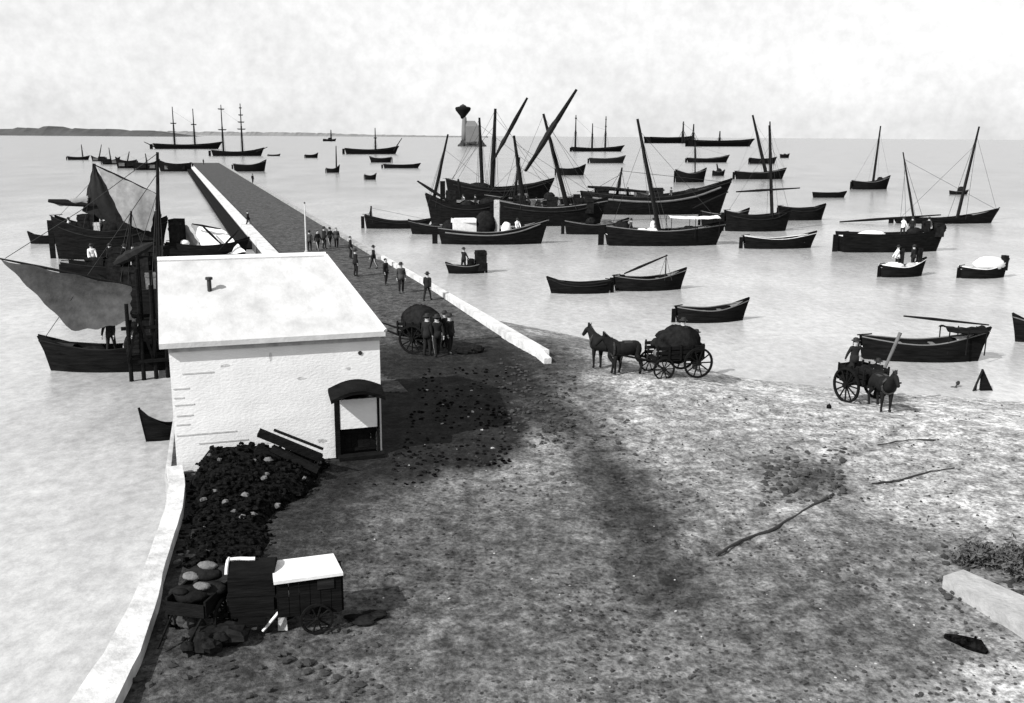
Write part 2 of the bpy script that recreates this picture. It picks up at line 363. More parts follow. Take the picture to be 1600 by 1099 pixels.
yr = [39.0 + i * 4 for i in range(68)]
yk = [39.0 + i * 1.5 for i in range(22)]
pier_strip(yk, lambda y: pierR(y) - .20 - .34 * max(0, min(1, (56 - y) / 12)), lambda y: pierR(y) + .06, .32, -.1).build('parapet', M['kerb'], pier)
pier_strip([70.6 + i * 4 for i in range(60)], lambda y: pierR(y) - .42, lambda y: pierR(y) + .06, .22, -.1).build('kerb', mat('grey_kerb_stone', .22, .9, .4, 1.2, .5, contrast=1.4), pier)
yl = [64 + i * 4 for i in range(60)]
pier_strip(yl, lambda y: pierL(y) - .05, lambda y: pierL(y) + .9, .34, -.1).build('kerb', M['kerb'], pier)
pier_strip(yl[5:], lambda y: pierL(y) - 1.25, lambda y: pierL(y) - .055, -.25, -.75).build('timber_fender', M['timber'], pier)
# small broken end of the parapet
eb = MB(); q = G(850, 560, 0); eb.beam(G(838, 548, .2), G(856, 566, .1), .3, .32); eb.build('parapet_end_stone', M['kerb'], pier)

# quay face and edge wall, seen on its inner side, curving along the water
qw = thing('quay_wall', 'low whitewashed quay wall curving along the water at left of the white building', 'wall')
def wall_strip(pts, th, zt, zb, name, m_, par, shift=0):
    mb = MB(); k = len(pts); vs = []
    for i, (x, y) in enumerate(pts):
        a = Vector(pts[max(i - 1, 0)]); b = Vector(pts[min(i + 1, k - 1)]); d = (b - a).normalized(); n_ = Vector((d.y, -d.x))   # to the land side
        t_ = th if not callable(th) else th(y)
        p = Vector((x, y)) + n_ * shift; q_ = p + n_ * t_
        zz = zt + .012 * math.sin(i * 2.3)
        vs += [(p.x, p.y, zb), (p.x, p.y, zz), (q_.x, q_.y, zz), (q_.x, q_.y, zb)]
    fs = []
    for i in range(k - 1):
        o = i * 4; fs += [(o, o + 1, o + 5, o + 4), (o + 1, o + 2, o + 6, o + 5), (o + 2, o + 3, o + 7, o + 6)]
    fs += [(0, 3, 2, 1), (k * 4 - 4, k * 4 - 3, k * 4 - 2, k * 4 - 1)]
    return mb.add(vs, fs).build(name, m_, par)
qp = []
yy = -38.0
while yy < 24.6:
    qp.append((xq(yy), yy)); yy += .5 if yy > 10 else 3
wall_strip(qp, lambda y: .40 + min(.45, max(0, 18 - y) * .07), .26, -.05, 'parapet', M['kerb'], qw)
fq = qp + [(-9.40, 24.75), (-11.35, 31.2), (-4.55, 33.6)]
wall_strip([(a - .03, b) for a, b in fq], .32, -.06, -3.5, 'quay_face', M['stone'], qw)
# ------------------------------------------------------------------ white building
YAW = R(18.43); BW, BD, BH, RH, HIP = 5.61, 6.25, 3.5, 1.78, 1.15
bl = thing('white_building', 'whitewashed quay house with pale hipped roof beside the foot of the pier', 'building', (-9.06, 24.7, 0), YAW)
mb = MB()
dx0, dx1, dz = 4.28, 5.54, 1.72
# front wall (with door opening), sides, rear; 0.3 m thick
def wallbox(x0, x1, y0, y1, z0, z1): mb.box(((x0 + x1) / 2, (y0 + y1) / 2, (z0 + z1) / 2), (x1 - x0, y1 - y0, z1 - z0))
wallbox(0, dx0, 0, .3, 0, BH); wallbox(dx0, dx1, 0, .3, dz + .22, BH); wallbox(dx1, BW, 0, .3, 0, BH)
wallbox(0, .3, .3, BD, 0, BH); wallbox(BW - .3, BW, .3, BD, 0, BH); wallbox(.3, BW - .3, BD - .3, BD, 0, BH)
mb.build('wall', M['white'], bl)
mb = MB(); ov = .22
x0, x1, y0, y1 = -ov, BW + ov * .6, -ov, BD + ov; ym = BD / 2
rt = BH + RH
top = [(x0, y0, BH), (x1, y0, BH), (x1, y1, BH), (x0, y1, BH), (x0, ym, rt), (x1 - HIP, ym, rt)]
NR = 46     # shallow rounded tile courses running down the slopes
mb.add([(a, b, c + .14) for a, b, c in top] + [(a, b, c) for a, b, c in top[:4]],
       [(0, 1, 5, 4), (1, 2, 5), (2, 3, 4, 5), (0, 4, 3), (6, 7, 1, 0), (7, 8, 2, 1), (8, 9, 3, 2), (9, 6, 0, 3), (9, 8, 7, 6)])
roof = mb.build('roof', None, bl)
Mr = mat('whitewashed_tiles', .38, .9, .26, 1.1, .5, coord='Object')
roof.data.materials.clear(); roof.data.materials.append(Mr)
mb = MB(); mb.tube([(x0, ym, rt + .15), (x1 - HIP, ym, rt + .15)], .09, 8); mb.tube([(x1 - HIP, ym, rt + .15), (x1, y0, BH + .16)], .06, 8); mb.tube([(x1 - HIP, ym, rt + .15), (x1, y1, BH + .16)], .06, 8)
mb.build('ridge_tile', M['white'], roof)
mb = MB(); mb.tube([(1.15, 1.75, 4.4), (1.15, 1.75, 5.0)], .06); mb.tube([(1.15, 1.75, 5.0), (1.15, 1.75, 5.07)], .1); mb.build('vent_pipe', M['iron'], roof)
# cornice, streaks of board joints
mb = MB(); mb.box((BW / 2, -.03, BH - .09), (BW + .02, .05, .1)); mb.build('cornice', mat('eaves_board', .30, .9, .5, 2, 0), bl)
Mlime = mat('weathered_limewash', .38, .9, .3, 6)
for k, (z, a, b_) in enumerate([(2.35, .05, .45), (1.9, .05, .55), (1.6, .08, .5), (1.35, .06, .4), (1.05, .05, 1.6), (.78, .6, 1.9), (2.75, .3, 1.1), (2.1, .05, .3)]):
    mb = MB(); mb.box(((a + b_) / 2, -.004, z), (b_ - a, .016, .035)); mb.build('stone_course', Mlime, bl)
Mst = mat('damp_stained_limewash', .40, .95, .35, 5, .4)
for k, (x, z, a_, h_) in enumerate([(2.6, 3.05, .10, .34), (3.4, 2.4, .3, .1), (1.4, 2.9, .34, .12), (3.9, .55, .4, .16), (2.3, .62, .5, .1), (4.7, 2.6, .16, .1)]):
    rr = random.Random(k + 5); n_ = 14; mb = MB(); vs = [(x + math.cos(6.283 * i / n_) * a_ / 2 * rr.uniform(.5, 1.1), -.0035, z + math.sin(6.283 * i / n_) * h_ / 2 * rr.uniform(.5, 1.1)) for i in range(n_)]
    mb.add(vs, [tuple(range(n_))]); mb.build('plaster_patch', Mst, bl)
mb = MB(); mb.tube([(5.05, -.02, 3.02), (5.05, .02, 3.02)], .06, 10); mb.build('vent_hole', M['iron'], bl)
# doorway
dm = M['timber']
for x_, w_ in ((dx0 + .06, .13), (dx1 - .03, .07)): mb = MB(); mb.box((x_, -.035, dz / 2 + .08), (w_, .12, dz + .16)); mb.build('door_jamb', dm, bl)
mb = MB(); N = 12; vs = []
for i in range(N + 1):
    u = i / N; x = lerp(dx0 - .16, BW + .02, u); z = dz + .14 + .22 * math.sin(math.pi * u)
    vs += [(x, .02, z + .2), (x, -.62, z), (x, -.62, z - .10), (x, .02, z + .08)]
fs = [(i * 4 + k, (i + 1) * 4 + k, (i + 1) * 4 + (k + 1) % 4, i * 4 + (k + 1) % 4) for i in range(N) for k in range(4)] + [(0, 1, 2, 3), (N * 4 + 3, N * 4 + 2, N * 4 + 1, N * 4)]
mb.add(vs, fs); mb.build('canopy', M['tar'], bl)
mb = MB(); mb.box(((dx0 + dx1) / 2 + .06, -.05, 1.28), (dx1 - dx0 - .16, .06, .86)); mb.build('shutter', M['white'], bl)
mb = MB()
for k in range(6): mb.box((dx0 + .2 + k * .18, .16, .42), (.172, .05, .84))
mb.box(((dx0 + dx1) / 2, .115, .7), (dx1 - dx0 - .14, .04, .1)); mb.box(((dx0 + dx1) / 2, .115, .18), (dx1 - dx0 - .14, .04, .1))
dr = mb.build('door', dm, bl); mb = MB(); mb.tube([(5.3, .1, .5), (5.3, .03, .5), (5.3, .03, .62), (5.3, .1, .62)], .015, 6); mb.build('handle', M['iron'], dr)
mb = MB(); mb.box((dx0 + .7, -.2, .05), (1.3, .34, .1)); mb.build('doorstep', M['timber'], bl)

# ------------------------------------------------------------------ boats
def hull_sections(L, B, fb, bow, stern, transom, d, inset=0, NS=18, K=6, rake=.06, full=.55):
    secs = []
    for i in range(NS + 1):
        t = i / NS
        wb = (1 - max(0, (t - .45) / .55) ** 2.4) if t > .45 else 1
        wsn = 1 - (1 - transom) * (max(0, (.45 - t) / .45) ** 2.2)
        wd = max(.02, B / 2 * wb * wsn - inset)
        sh = fb + bow * max(0, (t - .4) / .6) ** 2 + stern * max(0, (.6 - t) / .6) ** 2.2
        sec = []
        for k in range(K + 1):
            s = k / K; y = wd * math.sin(s * math.pi / 2) ** full; z = -d * (1 - .5 * max(0, t - .8) / .2) + (sh + d) * (1 - math.cos(s * math.pi / 2)) ** .9
            rk = rake * L * (z / max(sh, .1)) * (max(0, (t - .75) / .25) ** 1.5 - .5 * max(0, (.15 - t) / .15))
            sec.append((-L / 2 + L * (1 - rake) * t + rk + .01 * L, y, z))
        secs.append((sec, wd, sh, t))
    return secs
BO = {}
def boat(label, name, x0, x1, yw, fb, bow=.5, stern=.3, d=1, yaw=0, beam=.3, transom=.35, hull='tar', rail='strake', deck='deck', dz=.3, masts=(), yards=(), cargo=(), thwarts=2, group=None,
         cat='boat', rudder=True, awning=None, furl=(), rope=(), stripe=None, mr=None, full=.55, fd=True):
    """x0,x1,yw: the two ends of the waterline seen from the camera; d: +1 bow to the right"""
    a = G(x0, yw, WZ); b = G(x1, yw, WZ); c = (a + b) / 2; dd = b - a
    L = dd.length / math.cos(R(abs(yaw)) if abs(yaw) < 60 else 0); rz = math.atan2(dd.y, dd.x) + R(yaw) + (0 if d > 0 else math.pi)
    B = L * beam
    o = thing(name, label, cat, (c.x, c.y, WZ), rz, group)
    inv = Matrix.Translation((c.x, c.y, WZ)) @ Matrix.Rotation(rz, 4, 'Z'); inv = inv.inverted()
    BO[label] = (o, rz, L, B, fb * dz, c, d)
    NS, K = 18, 6; dk = .45 * fb + .15
    S1 = hull_sections(L, B, fb, bow, stern, transom, dk, 0, NS, K, full=full); th = max(.05, B * .03); S2 = hull_sections(L, B, fb, bow, stern, transom, dk, th, NS, K, full=full)
    mb = MB(); vs = []
    for (s1, w1, sh, t), (s2, w2, _, _) in zip(S1, S2):
        line = [(x, -y, z) for x, y, z in reversed(s1)] + [(x, y, z) for x, y, z in s1[1:]]
        zt = sh; zf = max(.08, sh - max(.12, fb * (1 - dz))) if True else 0
        zf = lerp(zf, fb * dz + .05, .5)
        xt = s1[-1][0]
        yf = max(.01, w2)
        xf = s1[-1][0]
        for (xa, ya, za), (xb, yb, zb) in zip(s1, s1[1:]):
            if za <= zf <= zb: xf = lerp(xa, xb, (zf - za) / max(1e-6, zb - za))
        line = line + [(xt, w2, zt), (xf, yf * .9, zf), (xf, -yf * .9, zf), (xt, -w2, zt)]
        vs.append(line)
    n_ = len(vs[0]); K2 = 2 * K + 1
    fl = [v for l in vs for v in l]
    fs = []; fdk = []
    for i in range(NS):
        for k in range(n_):
            kk = (k + 1) % n_
            q_ = (i * n_ + k, i * n_ + kk, (i + 1) * n_ + kk, (i + 1) * n_ + k)
            if k == K2 + 1: fdk.append(q_)
            else: fs.append(q_)
    fs.append(tuple(range(n_ - 1, -1, -1))); fs.append(tuple(NS * n_ + k for k in range(n_)))
    mb.add(fl, fs); mb.build('hull', M[hull], o)
    mb = MB(); mb.add([(x, y, z + .004) for x, y, z in fl], fdk); mb.build('deck', M[deck], o)
    # gunwale
    mb = MB(); g = max(.035, B * .022)
    for sgn in (-1, 1):
        pts = [(s[-1][0], sgn * (w1 - th / 2), sh + g * .5) for s, w1, sh, t in S1]
        mb.tube(pts, g, 6)
    mb.build('gunwale', M[rail], o)
    if stripe:
        mb = MB()
        for sgn in (-1, 1):
            pts = []
            for s, w1, sh, t in S1[1:-1]:
                pts.append((lerp(s[-1][0], s[-2][0], .6), sgn * (lerp(s[-1][1], s[-2][1], .6) + g * .2), lerp(s[-1][2], s[-2][2], .6)))
            mb.tube(pts, g * 1.3, 6)
        mb.build('rubbing_strake', M[stripe], o)
    for k in range(thwarts):
        t = (k + 1) / (thwarts + 1) * .8 + .08; i = int(t * NS); s, w1, sh, _ = S1[i]
        mb = MB(); mb.box((s[-1][0], 0, sh - .16), (max(.2, L * .03), w1 * 2 - th * 2, .05)); mb.build('thwart', M[rail], o)
    if fd:
        mb = MB(); vs2 = []
        for s, w1, sh, t in S1[int(NS * .78):]: vs2 += [(s[-1][0], -w1 + th, sh - .03), (s[-1][0], 0, sh + .05), (s[-1][0], w1 - th, sh - .03)]
        m2 = len(vs2) // 3; mb.add(vs2, [(i * 3 + k, i * 3 + k + 1, i * 3 + 4 + k, i * 3 + 3 + k) for i in range(m2 - 1) for k in range(2)]); mb.build('foredeck', M[deck], o)
        s, w1, sh, t = S1[-1]
        mb = MB(); mb.beam((s[0][0] - .02 * L, 0, -.1), (s[-1][0] + .02, 0, sh + .12 * (fb + bow) + .06), max(.06, B * .04), max(.07, B * .05)); mb.build('stem_post', M[hull], o)
    if rudder:
        s, w1, sh, t = S1[0]
        mb = MB(); x_ = s[-1][0] - .03 * L; mb.beam((x_, 0, -.2), (x_, 0, sh * .9), .05 + .01 * B, .045 * L + .05); mb.beam((x_, 0, sh + .05), (x_ + .12 * L, 0, sh + .12), .05, .05); mb.build('rudder', M[hull], o)
    rad = mr or max(.06, L * .0085)
    fat = 1.35 if L > 7 else 1.0
    Yc = c.y
    for mm in masts:
        fx, px, py = mm[:3]; r_ = (mm[3] if len(mm) > 3 else rad) * fat
        bs = Vector(((fx - .5) * L * d * (1 if d > 0 else 1), 0, fb * dz))
        wb = inv.inverted() @ bs
        tp = inv @ A(px, py, wb.y)
        mb = MB(); mb.tube([bs, bs.lerp(tp, .5), tp], [r_, r_ * .85, r_ * .5], 8); mo = mb.build('mast', M['spar'], o)
        # shrouds
        mb = MB()
        for sg in (-1, 1):
            for q_ in (-.05, .05): mb.tube([bs.lerp(tp, .93), (bs.x + q_ * L, sg * B * .46, fb * .95)], max(.014, rad * .2), 4)
        mb.build('shroud', M['rope'], o)
        if L > 5:
            mb = MB(); mb.tube([bs.lerp(tp, .9), (.49 * L, 0, fb + bow)], max(.014, rad * .17), 4); mb.build('stay', M['rope'], o)
            mb = MB(); mb.tube([bs.lerp(tp, .8), (-.46 * L, 0, fb + stern)], max(.014, rad * .17), 4); mb.build('stay', M['rope'], o)
    for k, yd in enumerate(yards):
        (p0, p1), off = yd[:2], (yd[2] if len(yd) > 2 else .3)
        r_ = (yd[3] if len(yd) > 3 else rad * .8) * fat
        P = inv @ A(p0[0], p0[1], Yc - off); Q = inv @ A(p1[0], p1[1], Yc - off)
        mb = MB(); mb.tube([P, P.lerp(Q, .35), Q], [r_ * .5, r_, r_ * .45], 8); mb.build('yard', M['spar'], o)
    for k, yd in enumerate(furl):
        (p0, p1), off, r_, mt = yd
        P = inv @ A(p0[0], p0[1], Yc - off); Q = inv @ A(p1[0], p1[1], Yc - off); rr = random.Random(k + int(L * 10)); pts = [P.lerp(Q, i / 10) for i in range(11)]
        mb = MB(); mb.tube(pts, [r_ * (.35 + 1.0 * math.sin(math.pi * min(1, .08 + i / 10 * .9))) * rr.uniform(.8, 1.15) for i in range(11)], 7); mb.build('furled_sail', M[mt], o)
    for (p0, p1) in rope:
        P = inv @ A(p0[0], p0[1], Yc); Q = inv @ A(p1[0], p1[1], Yc); mb = MB(); mb.tube([P, P.lerp(Q, .5) - Vector((0, 0, .02 * (P - Q).length)), Q], max(.015, rad * .16), 5); mb.build('rope', M['rope'], o)
    for k, (fx, fy, sx_, sy_, sz_, mt) in enumerate(cargo):
        mb = MB(); rr = random.Random(int(L * 7) + k); zb = fb * dz
        if mt != 'pale' and (sx_ > sy_ * 1.2 or mt == 'canvas'):
            mb.lump(((fx - .5) * L, fy * B, zb + sz_ * .42), .5, rr.randint(0, 999), (sx_, sy_, sz_), n=9, rough=.08); sm_ = True
        else:
            sm_ = False
            mb.box(((fx - .5) * L, fy * B, zb + sz_ / 2), (sx_, sy_, sz_), rr.uniform(-.2, .2))
            mb.box(((fx - .5) * L, fy * B, zb + sz_ * .85), (sx_ * 1.06, sy_ * 1.06, sz_ * .1), rr.uniform(-.1, .1))
        mb.build('cargo', M[mt], o, smooth=sm_)
    if awning:
        f0, f1, z_, mt = awning; x_a, x_b = (f0 - .5) * L, (f1 - .5) * L
        mb = MB(); vs3 = []
        for i in range(9):
            u = i / 8
            for j in range(5):
                v = j / 4 - .5; vs3.append((lerp(x_a, x_b, u), v * B * .86, z_ - 1.1 * v * v * .5 - .10 * math.sin(math.pi * u) + .03 * math.sin(i * 3 + j)))
        f3 = [(i * 5 + j, (i + 1) * 5 + j, (i + 1) * 5 + j + 1, i * 5 + j + 1) for i in range(8) for j in range(4)]
        nv = len(vs3); vs3 += [(x, y, z - .03) for x, y, z in vs3]; f3 += [tuple(reversed([i + nv for i in f])) for f in f3]
        mb.add(vs3, f3); mb.build('awning', M[mt], o)
        for x_ in (x_a + .1, (x_a + x_b) / 2, x_b - .1):
            for sg in (-1, 1): mb = MB(); mb.tube([(x_, sg * B * .40, fb * dz), (x_, sg * B * .42, z_ - .12)], .03, 6); mb.build('awning_pole', M['spar'], o)
    o['_'] = 0; del o['_']
    return o, inv, L, B
FB = 'moored fishing boats'; RB = 'rowing boats near the shore'; FS = 'sailing ships out at anchor'; FL = 'small craft far out on the water'

# near and middle rowing boats
boat('dark open boat nearest the beach with a canopy frame at its right end', 'open_boat', 1350, 1532, 562, .78, .6, .25, 1, -7, .27, masts=(), thwarts=2, hull='tar', rail='strake', deck='canvas', dz=.5, cargo=((.15, 0, .6, .5, .4, 'darkcargo'), (.42, .1, .35, .3, .35, 'darkcargo')), awning=(.64, .97, 1.62, 'tar'), yards=(((1412, 494), (1545, 508), .0, .07),), group=RB)
boat('black boat bow cut off by the right edge of the photo', 'open_boat', 1580, 1700, 534, .75, .5, .5, -1, 0, .3, group=RB, deck='darkdeck')
boat('black rowing boat afloat just behind the laden horse cart', 'rowing_boat', 1056, 1168, 502, .64, .45, .2, 1, 8, .32, thwarts=3, rail='strake', cargo=((.30, 0, 1.0, .5, .45, 'darkcargo'), (.72, 0, .8, .5, .35, 'pale')), group=RB)
boat('dark boat with raised boom, right one of two moored end to end', 'rowing_boat', 960, 1070, 453, .75, .5, .2, 1, 6, .30, thwarts=3, rail='strake', masts=((.72, 1041, 398, .05),), yards=(((975, 428), (1043, 399), .0, .09),), cargo=((.78, 0, .9, .6, .4, 'bale'), (.5, 0, .8, .6, .5, 'darkcargo'), (.1, 0, .3, .3, .8, 'darkcargo')), group=RB)
boat('low black laden boat, left one of two moored end to end', 'rowing_boat', 856, 952, 458, .62, .3, .2, -1, 3, .26, thwarts=2, rail='tar2', stripe='tar2', deck='darkdeck', cargo=((.3, 0, .9, .6, .5, 'darkcargo'), (.6, 0, .8, .6, .5, 'darkcargo')), group=RB)
boat('small black boat with a squat deckhouse at its stern near the pier', 'rowing_boat', 698, 757, 427, .5, .2, .3, -1, 9, .34, thwarts=2, rail='strake', cargo=((.10, 0, .75, .7, 1.5, 'darkcargo'), (.36, 0, .4, .5, .9, 'darkcargo'), (.6, 0, 1.2, .5, .3, 'sack')), group=RB)
boat('pale topped dark boat in front of the big black barge at right', 'rowing_boat', 1373, 1446, 432, .7, .5, .2, 1, 10, .36, deck='canvas', dz=.8, rail='pale', cargo=((.3, 0, 1.6, 1.0, .55, 'canvas'), (.7, 0, 1.0, .8, .5, 'sack'), (.86, 0, .3, .3, 1.5, 'darkcargo'), (.45, 0, .25, .25, 1.5, 'darkcargo')), group=RB)
boat('small dark boat covered by a pale sheet at the far right', 'rowing_boat', 1498, 1574, 434, .65, .55, .2, 1, 6, .36, deck='canvas', dz=.8, rail='pale', cargo=((.6, 0, 2.6, 1.2, 1.1, 'canvas'), (.93, 0, .35, .4, 1.1, 'darkcargo')), group=RB)
boat('dark rowing boat with a pale rail alone between the two groups at right', 'rowing_boat', 1162, 1273, 388, .85, .5, .3, 1, 3, .24, rail='pale', deck='deck', cargo=((.65, 0, 1.2, .8, .8, 'darkcargo'), (.8, 0, 1.0, .8, .9, 'sack')), group=RB)
# big ones
boat('large black flush sided barge with dark heads showing above its rail', 'barge', 1311, 1472, 393, 1.55, .3, .15, 1, 2, .22, transom=.8, rail='tar', stripe=None, deck='canvas', dz=.85, cargo=((.72, 0, 1.6, 1.0, .9, 'darkcargo'), (.95, 0, .8, .8, 1.2, 'darkcargo'), (.3, 0, 2.5, 1.2, .6, 'canvas'), (.82, 0, .5, .5, 1.4, 'darkcargo')), group=FB)
boat('long low boat with a lowered yard lying along it and two leaning masts', 'fishing_boat', 1400, 1556, 349, .55, 1.1, .1, 1, 0, .16, rail='tar', masts=(((1428 - 1400) / 156, 1411, 238, .11), (.60, 1530, 198, .16)), yards=(((1312, 347), (1470, 336), .6, .12),), group=FB)
boat('black boat with a dark awning post and pale canopy amidships and raking mast', 'fishing_boat', 948, 1128, 383, 1.35, .55, .45, 1, 0, .24, transom=.6, hull='tar', rail='strake', stripe=None, deck='canvas', dz=.55, masts=((.46, 996, 186, .17),), awning=(.52, .95, 2.75, 'canvas'), cargo=((.12, 0, 1.8, 1.4, 1.6, 'darkcargo'), (.3, 0, 1.4, 1.2, .9, 'canvas'), (.4, .1, 1.8, 1.2, .9, 'canvas'), (.7, -.2, 2.2, .6, 1.2, 'darkcargo')), group=FB)
boat('dark hull with an upright grey mast, left of the pair beside the big black hull', 'fishing_boat', 1133, 1232, 361, 1.6, .5, .6, 1, 0, .3, rail='tar2', stripe='tar2', deck='darkdeck', masts=((.74, 1202, 196, .15),), yards=(((1150, 300), (1250, 294), .2, .10),), cargo=((.5, 0, 2, 1.5, .9, 'darkcargo'),), group=FB)
boat('square ended dark hull, right of the pair beside the big black hull', 'fishing_boat', 1218, 1287, 344, 1.4, .3, .3, 1, 0, .34, transom=.8, rail='tar2', stripe='tar2', deck='darkdeck', cargo=((.5, 0, 1.6, 1.2, 1.0, 'darkcargo'),), group=FB)
boat('biggest black hull with a high bow to the right behind the canopied boat', 'fishing_boat', 912, 1136, 334, 2.1, 2.0, .7, 1, 0, .26, rail='tar2', deck='darkdeck', dz=.8, masts=((.22, 972, 262, .16),), yards=(((918, 292), (1010, 300), 1.0, .2), ((1082, 326), (1138, 300), 3.5, .12)), stripe='strake', cargo=((.12, 0, 1.5, 1.8, 1.6, 'darkcargo'), (.4, .1, 1.6, 1.6, 1.3, 'bale'), (.5, -.1, 1.4, 1.5, 1.7, 'darkcargo'), (.75, 0, 2.4, 1.6, 1.8, 'darkcargo')), group=FB)
boat('black lateen boat with crossed spars left of the biggest hull', 'fishing_boat', 778, 945, 352, 2.0, .7, .8, 1, 0, .26, rail='strake', stripe='tar2', deck='darkdeck', dz=.7, masts=((.66, 849, 178, .2), (.25, 803, 212, .2)), yards=(((901, 140), (820, 268), 1.5, .2),), furl=((((880, 172), (832, 249)), 1.5, .24, 'darksail'),), rope=(((849, 180), (790, 318)), ((849, 180), (940, 330))), cargo=((.2, 0, 1.4, 1.6, 1.9, 'darkcargo'), (.35, .1, 1.4, 1.4, 1.5, 'bale'), (.5, -.1, 1.2, 1.3, 1.8, 'darkcargo'), (.8, 0, 2.0, 1.8, 1.6, 'darkcargo')), group=FB)
boat('black boat with tall raked masts and a long rising lateen yard behind the beached cluster', 'fishing_boat', 700, 862, 312, 1.7, 1.3, 1.5, 1, 0, .28, rail='tar2', stripe='tar2', deck='darkdeck', dz=.7, masts=((.42, 774, 170, .3), (.33, 749, 184, .24)), yards=(((824, 153), (768, 256), 1.5, .24), ((866, 200), (822, 268), 1.0, .2)), furl=((((806, 187), (774, 244)), 1.5, .26, 'darksail'),), rope=(((774, 172), (704, 300)), ((774, 172), (858, 300)), ((749, 186), (700, 296))), cargo=((.3, 0, 4, 2, 1.6, 'darkcargo'),), group=FB)
boat('black boat with crowded deck and leaning mast at the left end of the cluster', 'fishing_boat', 668, 792, 350, 2.1, .9, 1.1, -1, 0, .3, rail='tar', stripe='tar2', deck='darkdeck', dz=.75, masts=((.05, 700, 210, .15),), yards=(((652, 283), (712, 322), .8, .14), ((716, 280), (720, 312), .5, .14)), cargo=((.2, 0, 3, 1.6, 1.6, 'darkcargo'), (.5, 0, 2, 1.6, 1.2, 'darkcargo'), (.7, 0, 1.2, 1.2, 2.2, 'darkcargo')), group=FB)
boat('front boat of the cluster with white bales amidships and upturned bow', 'fishing_boat', 688, 854, 381, 1.1, 1.1, .35, 1, 0, .24, rail='strake', stripe='strake', deck='deck', dz=.6, cargo=((.08, 0, 1.4, 1.1, 1.7, 'darkcargo'), (.22, 0, 2.2, 1.1, 1.7, 'pale'), (.42, 0, 2.0, 1.2, 2.6, 'darkcargo'), (.53, .05, .5, .5, 3.4, 'sack'), (.62, 0, 1.0, .8, 1.5, 'canvas'), (.76, 0, 1.6, 1.0, 1.2, 'darkcargo')), group=FB)
boat('long low black lighter left of the cluster with a short post at its left end', 'barge', 572, 672, 357, .75, .15, .7, 1, 0, .2, transom=.7, rail='tar2', stripe='tar2', deck='darkdeck', masts=((.06, 580, 322, .16),), group=FB)

boat('black boat lying behind the crossed spars with a grey deck', 'fishing_boat', 760, 900, 331, 1.5, .7, .6, -1, 0, .22, rail='strake', deck='deck', dz=.8, cargo=((.3, 0, 1.6, 1.3, 1.5, 'darkcargo'), (.6, .1, 1.2, 1.0, 1.2, 'bale')), masts=((.3, 812, 246, .15),), group=FB)
boat('slim dark boat at the left bow of the biggest hull', 'fishing_boat', 884, 980, 366, .95, .5, .4, 1, 0, .2, rail='strake', deck='deck', dz=.75, cargo=((.4, 0, 1.2, .9, 1.1, 'darkcargo'), (.65, 0, .9, .8, .8, 'bale')), group=FB)
boat('dark skiff filling the gap left of the white bale boat', 'rowing_boat', 640, 720, 366, .8, .5, .3, -1, 0, .24, rail='strake', deck='darkdeck', cargo=((.5, 0, 1.2, .8, 1.0, 'darkcargo'),), group=FB)
boat('dark boat between the canopied boat and the pair at right', 'fishing_boat', 1096, 1168, 352, 1.2, .5, .4, 1, 0, .24, rail='strake', deck='deck', cargo=((.4, 0, 1.2, .9, 1.1, 'darkcargo'),), group=FB)
# right middle distance
boat('lone dark boat with one leaning mast on open water at right', 'fishing_boat', 1332, 1388, 296, 1.4, 1.0, .3, 1, 0, .34, deck='darkdeck', masts=((.55, 1376, 197, .2),), cargo=((.75, 0, 1.6, 1.3, 2.2, 'darkcargo'),), group=FB)
boat('thin black lighter left of the lone leaning masted boat', 'barge', 1271, 1321, 309, .8, .1, .1, 1, 0, .2, transom=.7, deck='darkdeck', rail='tar', rudder=False, thwarts=0, group=FB)
boat('dark hull of the boat with two raked masts in the right group', 'fishing_boat', 1150, 1226, 280, 1.5, .9, .4, 1, 0, .25, deck='darkdeck', masts=((.63, 1176, 180, .34), (.72, 1203, 190, .24)), cargo=((.4, 0, 3, 2, 1.4, 'darkcargo'),), group=FB)
boat('small dark boat behind the two raked masts', 'fishing_boat', 1172, 1212, 256, 1.8, .4, .4, 1, 0, .3, deck='darkdeck', rail='tar', thwarts=0, group=FL)
boat('rounded black hull with a bare top between the distant ships and big hull', 'fishing_boat', 1056, 1102, 285, 1.9, .9, .9, 1, 0, .36, deck='darkdeck', masts=((.65, 1086, 215, .16),), group=FB)
boat('tiny dark boat with a stub mast right of the rounded black hull', 'rowing_boat', 1114, 1132, 275, 1.0, .4, .4, 1, 0, .4, deck='darkdeck', masts=((.5, 1120, 256, .3),), cargo=((.5, 0, 1.6, 1.2, 1.8, 'darkcargo'),), thwarts=0, group=FL)
boat('dark low hull under the distant three masts right of centre', 'fishing_boat', 1075, 1138, 254, 1.5, 1.2, .3, 1, 0, .22, deck='darkdeck', masts=((.18, 1086, 226, .35),), thwarts=0, group=FL)
boat('grey low boat right of the lateen spars in mid distance', 'fishing_boat', 870, 914, 274, 1.6, .9, .3, 1, 0, .3, deck='darkdeck', rail='tar', group=FL)
boat('pale hulled boat just below the three masted ship', 'fishing_boat', 922, 976, 255, 1.7, .8, .2, 1, 0, .2, hull='tar2', rail='strake', deck='deck', thwarts=0, group=FL)
boat('dark speck of a boat far right of the raked masts', 'rowing_boat', 1219, 1233, 247, 1.6, .3, .3, 1, 0, .4, deck='darkdeck', thwarts=0, cargo=((.5, 0, 2, 1.6, 1.8, 'darkcargo'),), rudder=False, group=FL)
boat('small dark boat with crew by the far leaning mast at right', 'rowing_boat', 1484, 1512, 304, .5, .2, .2, 1, 0, .34, deck='darkdeck', thwarts=0, cargo=((.6, 0, 1.4, 1.0, 1.4, 'darkcargo'),), rudder=False, group=FL)
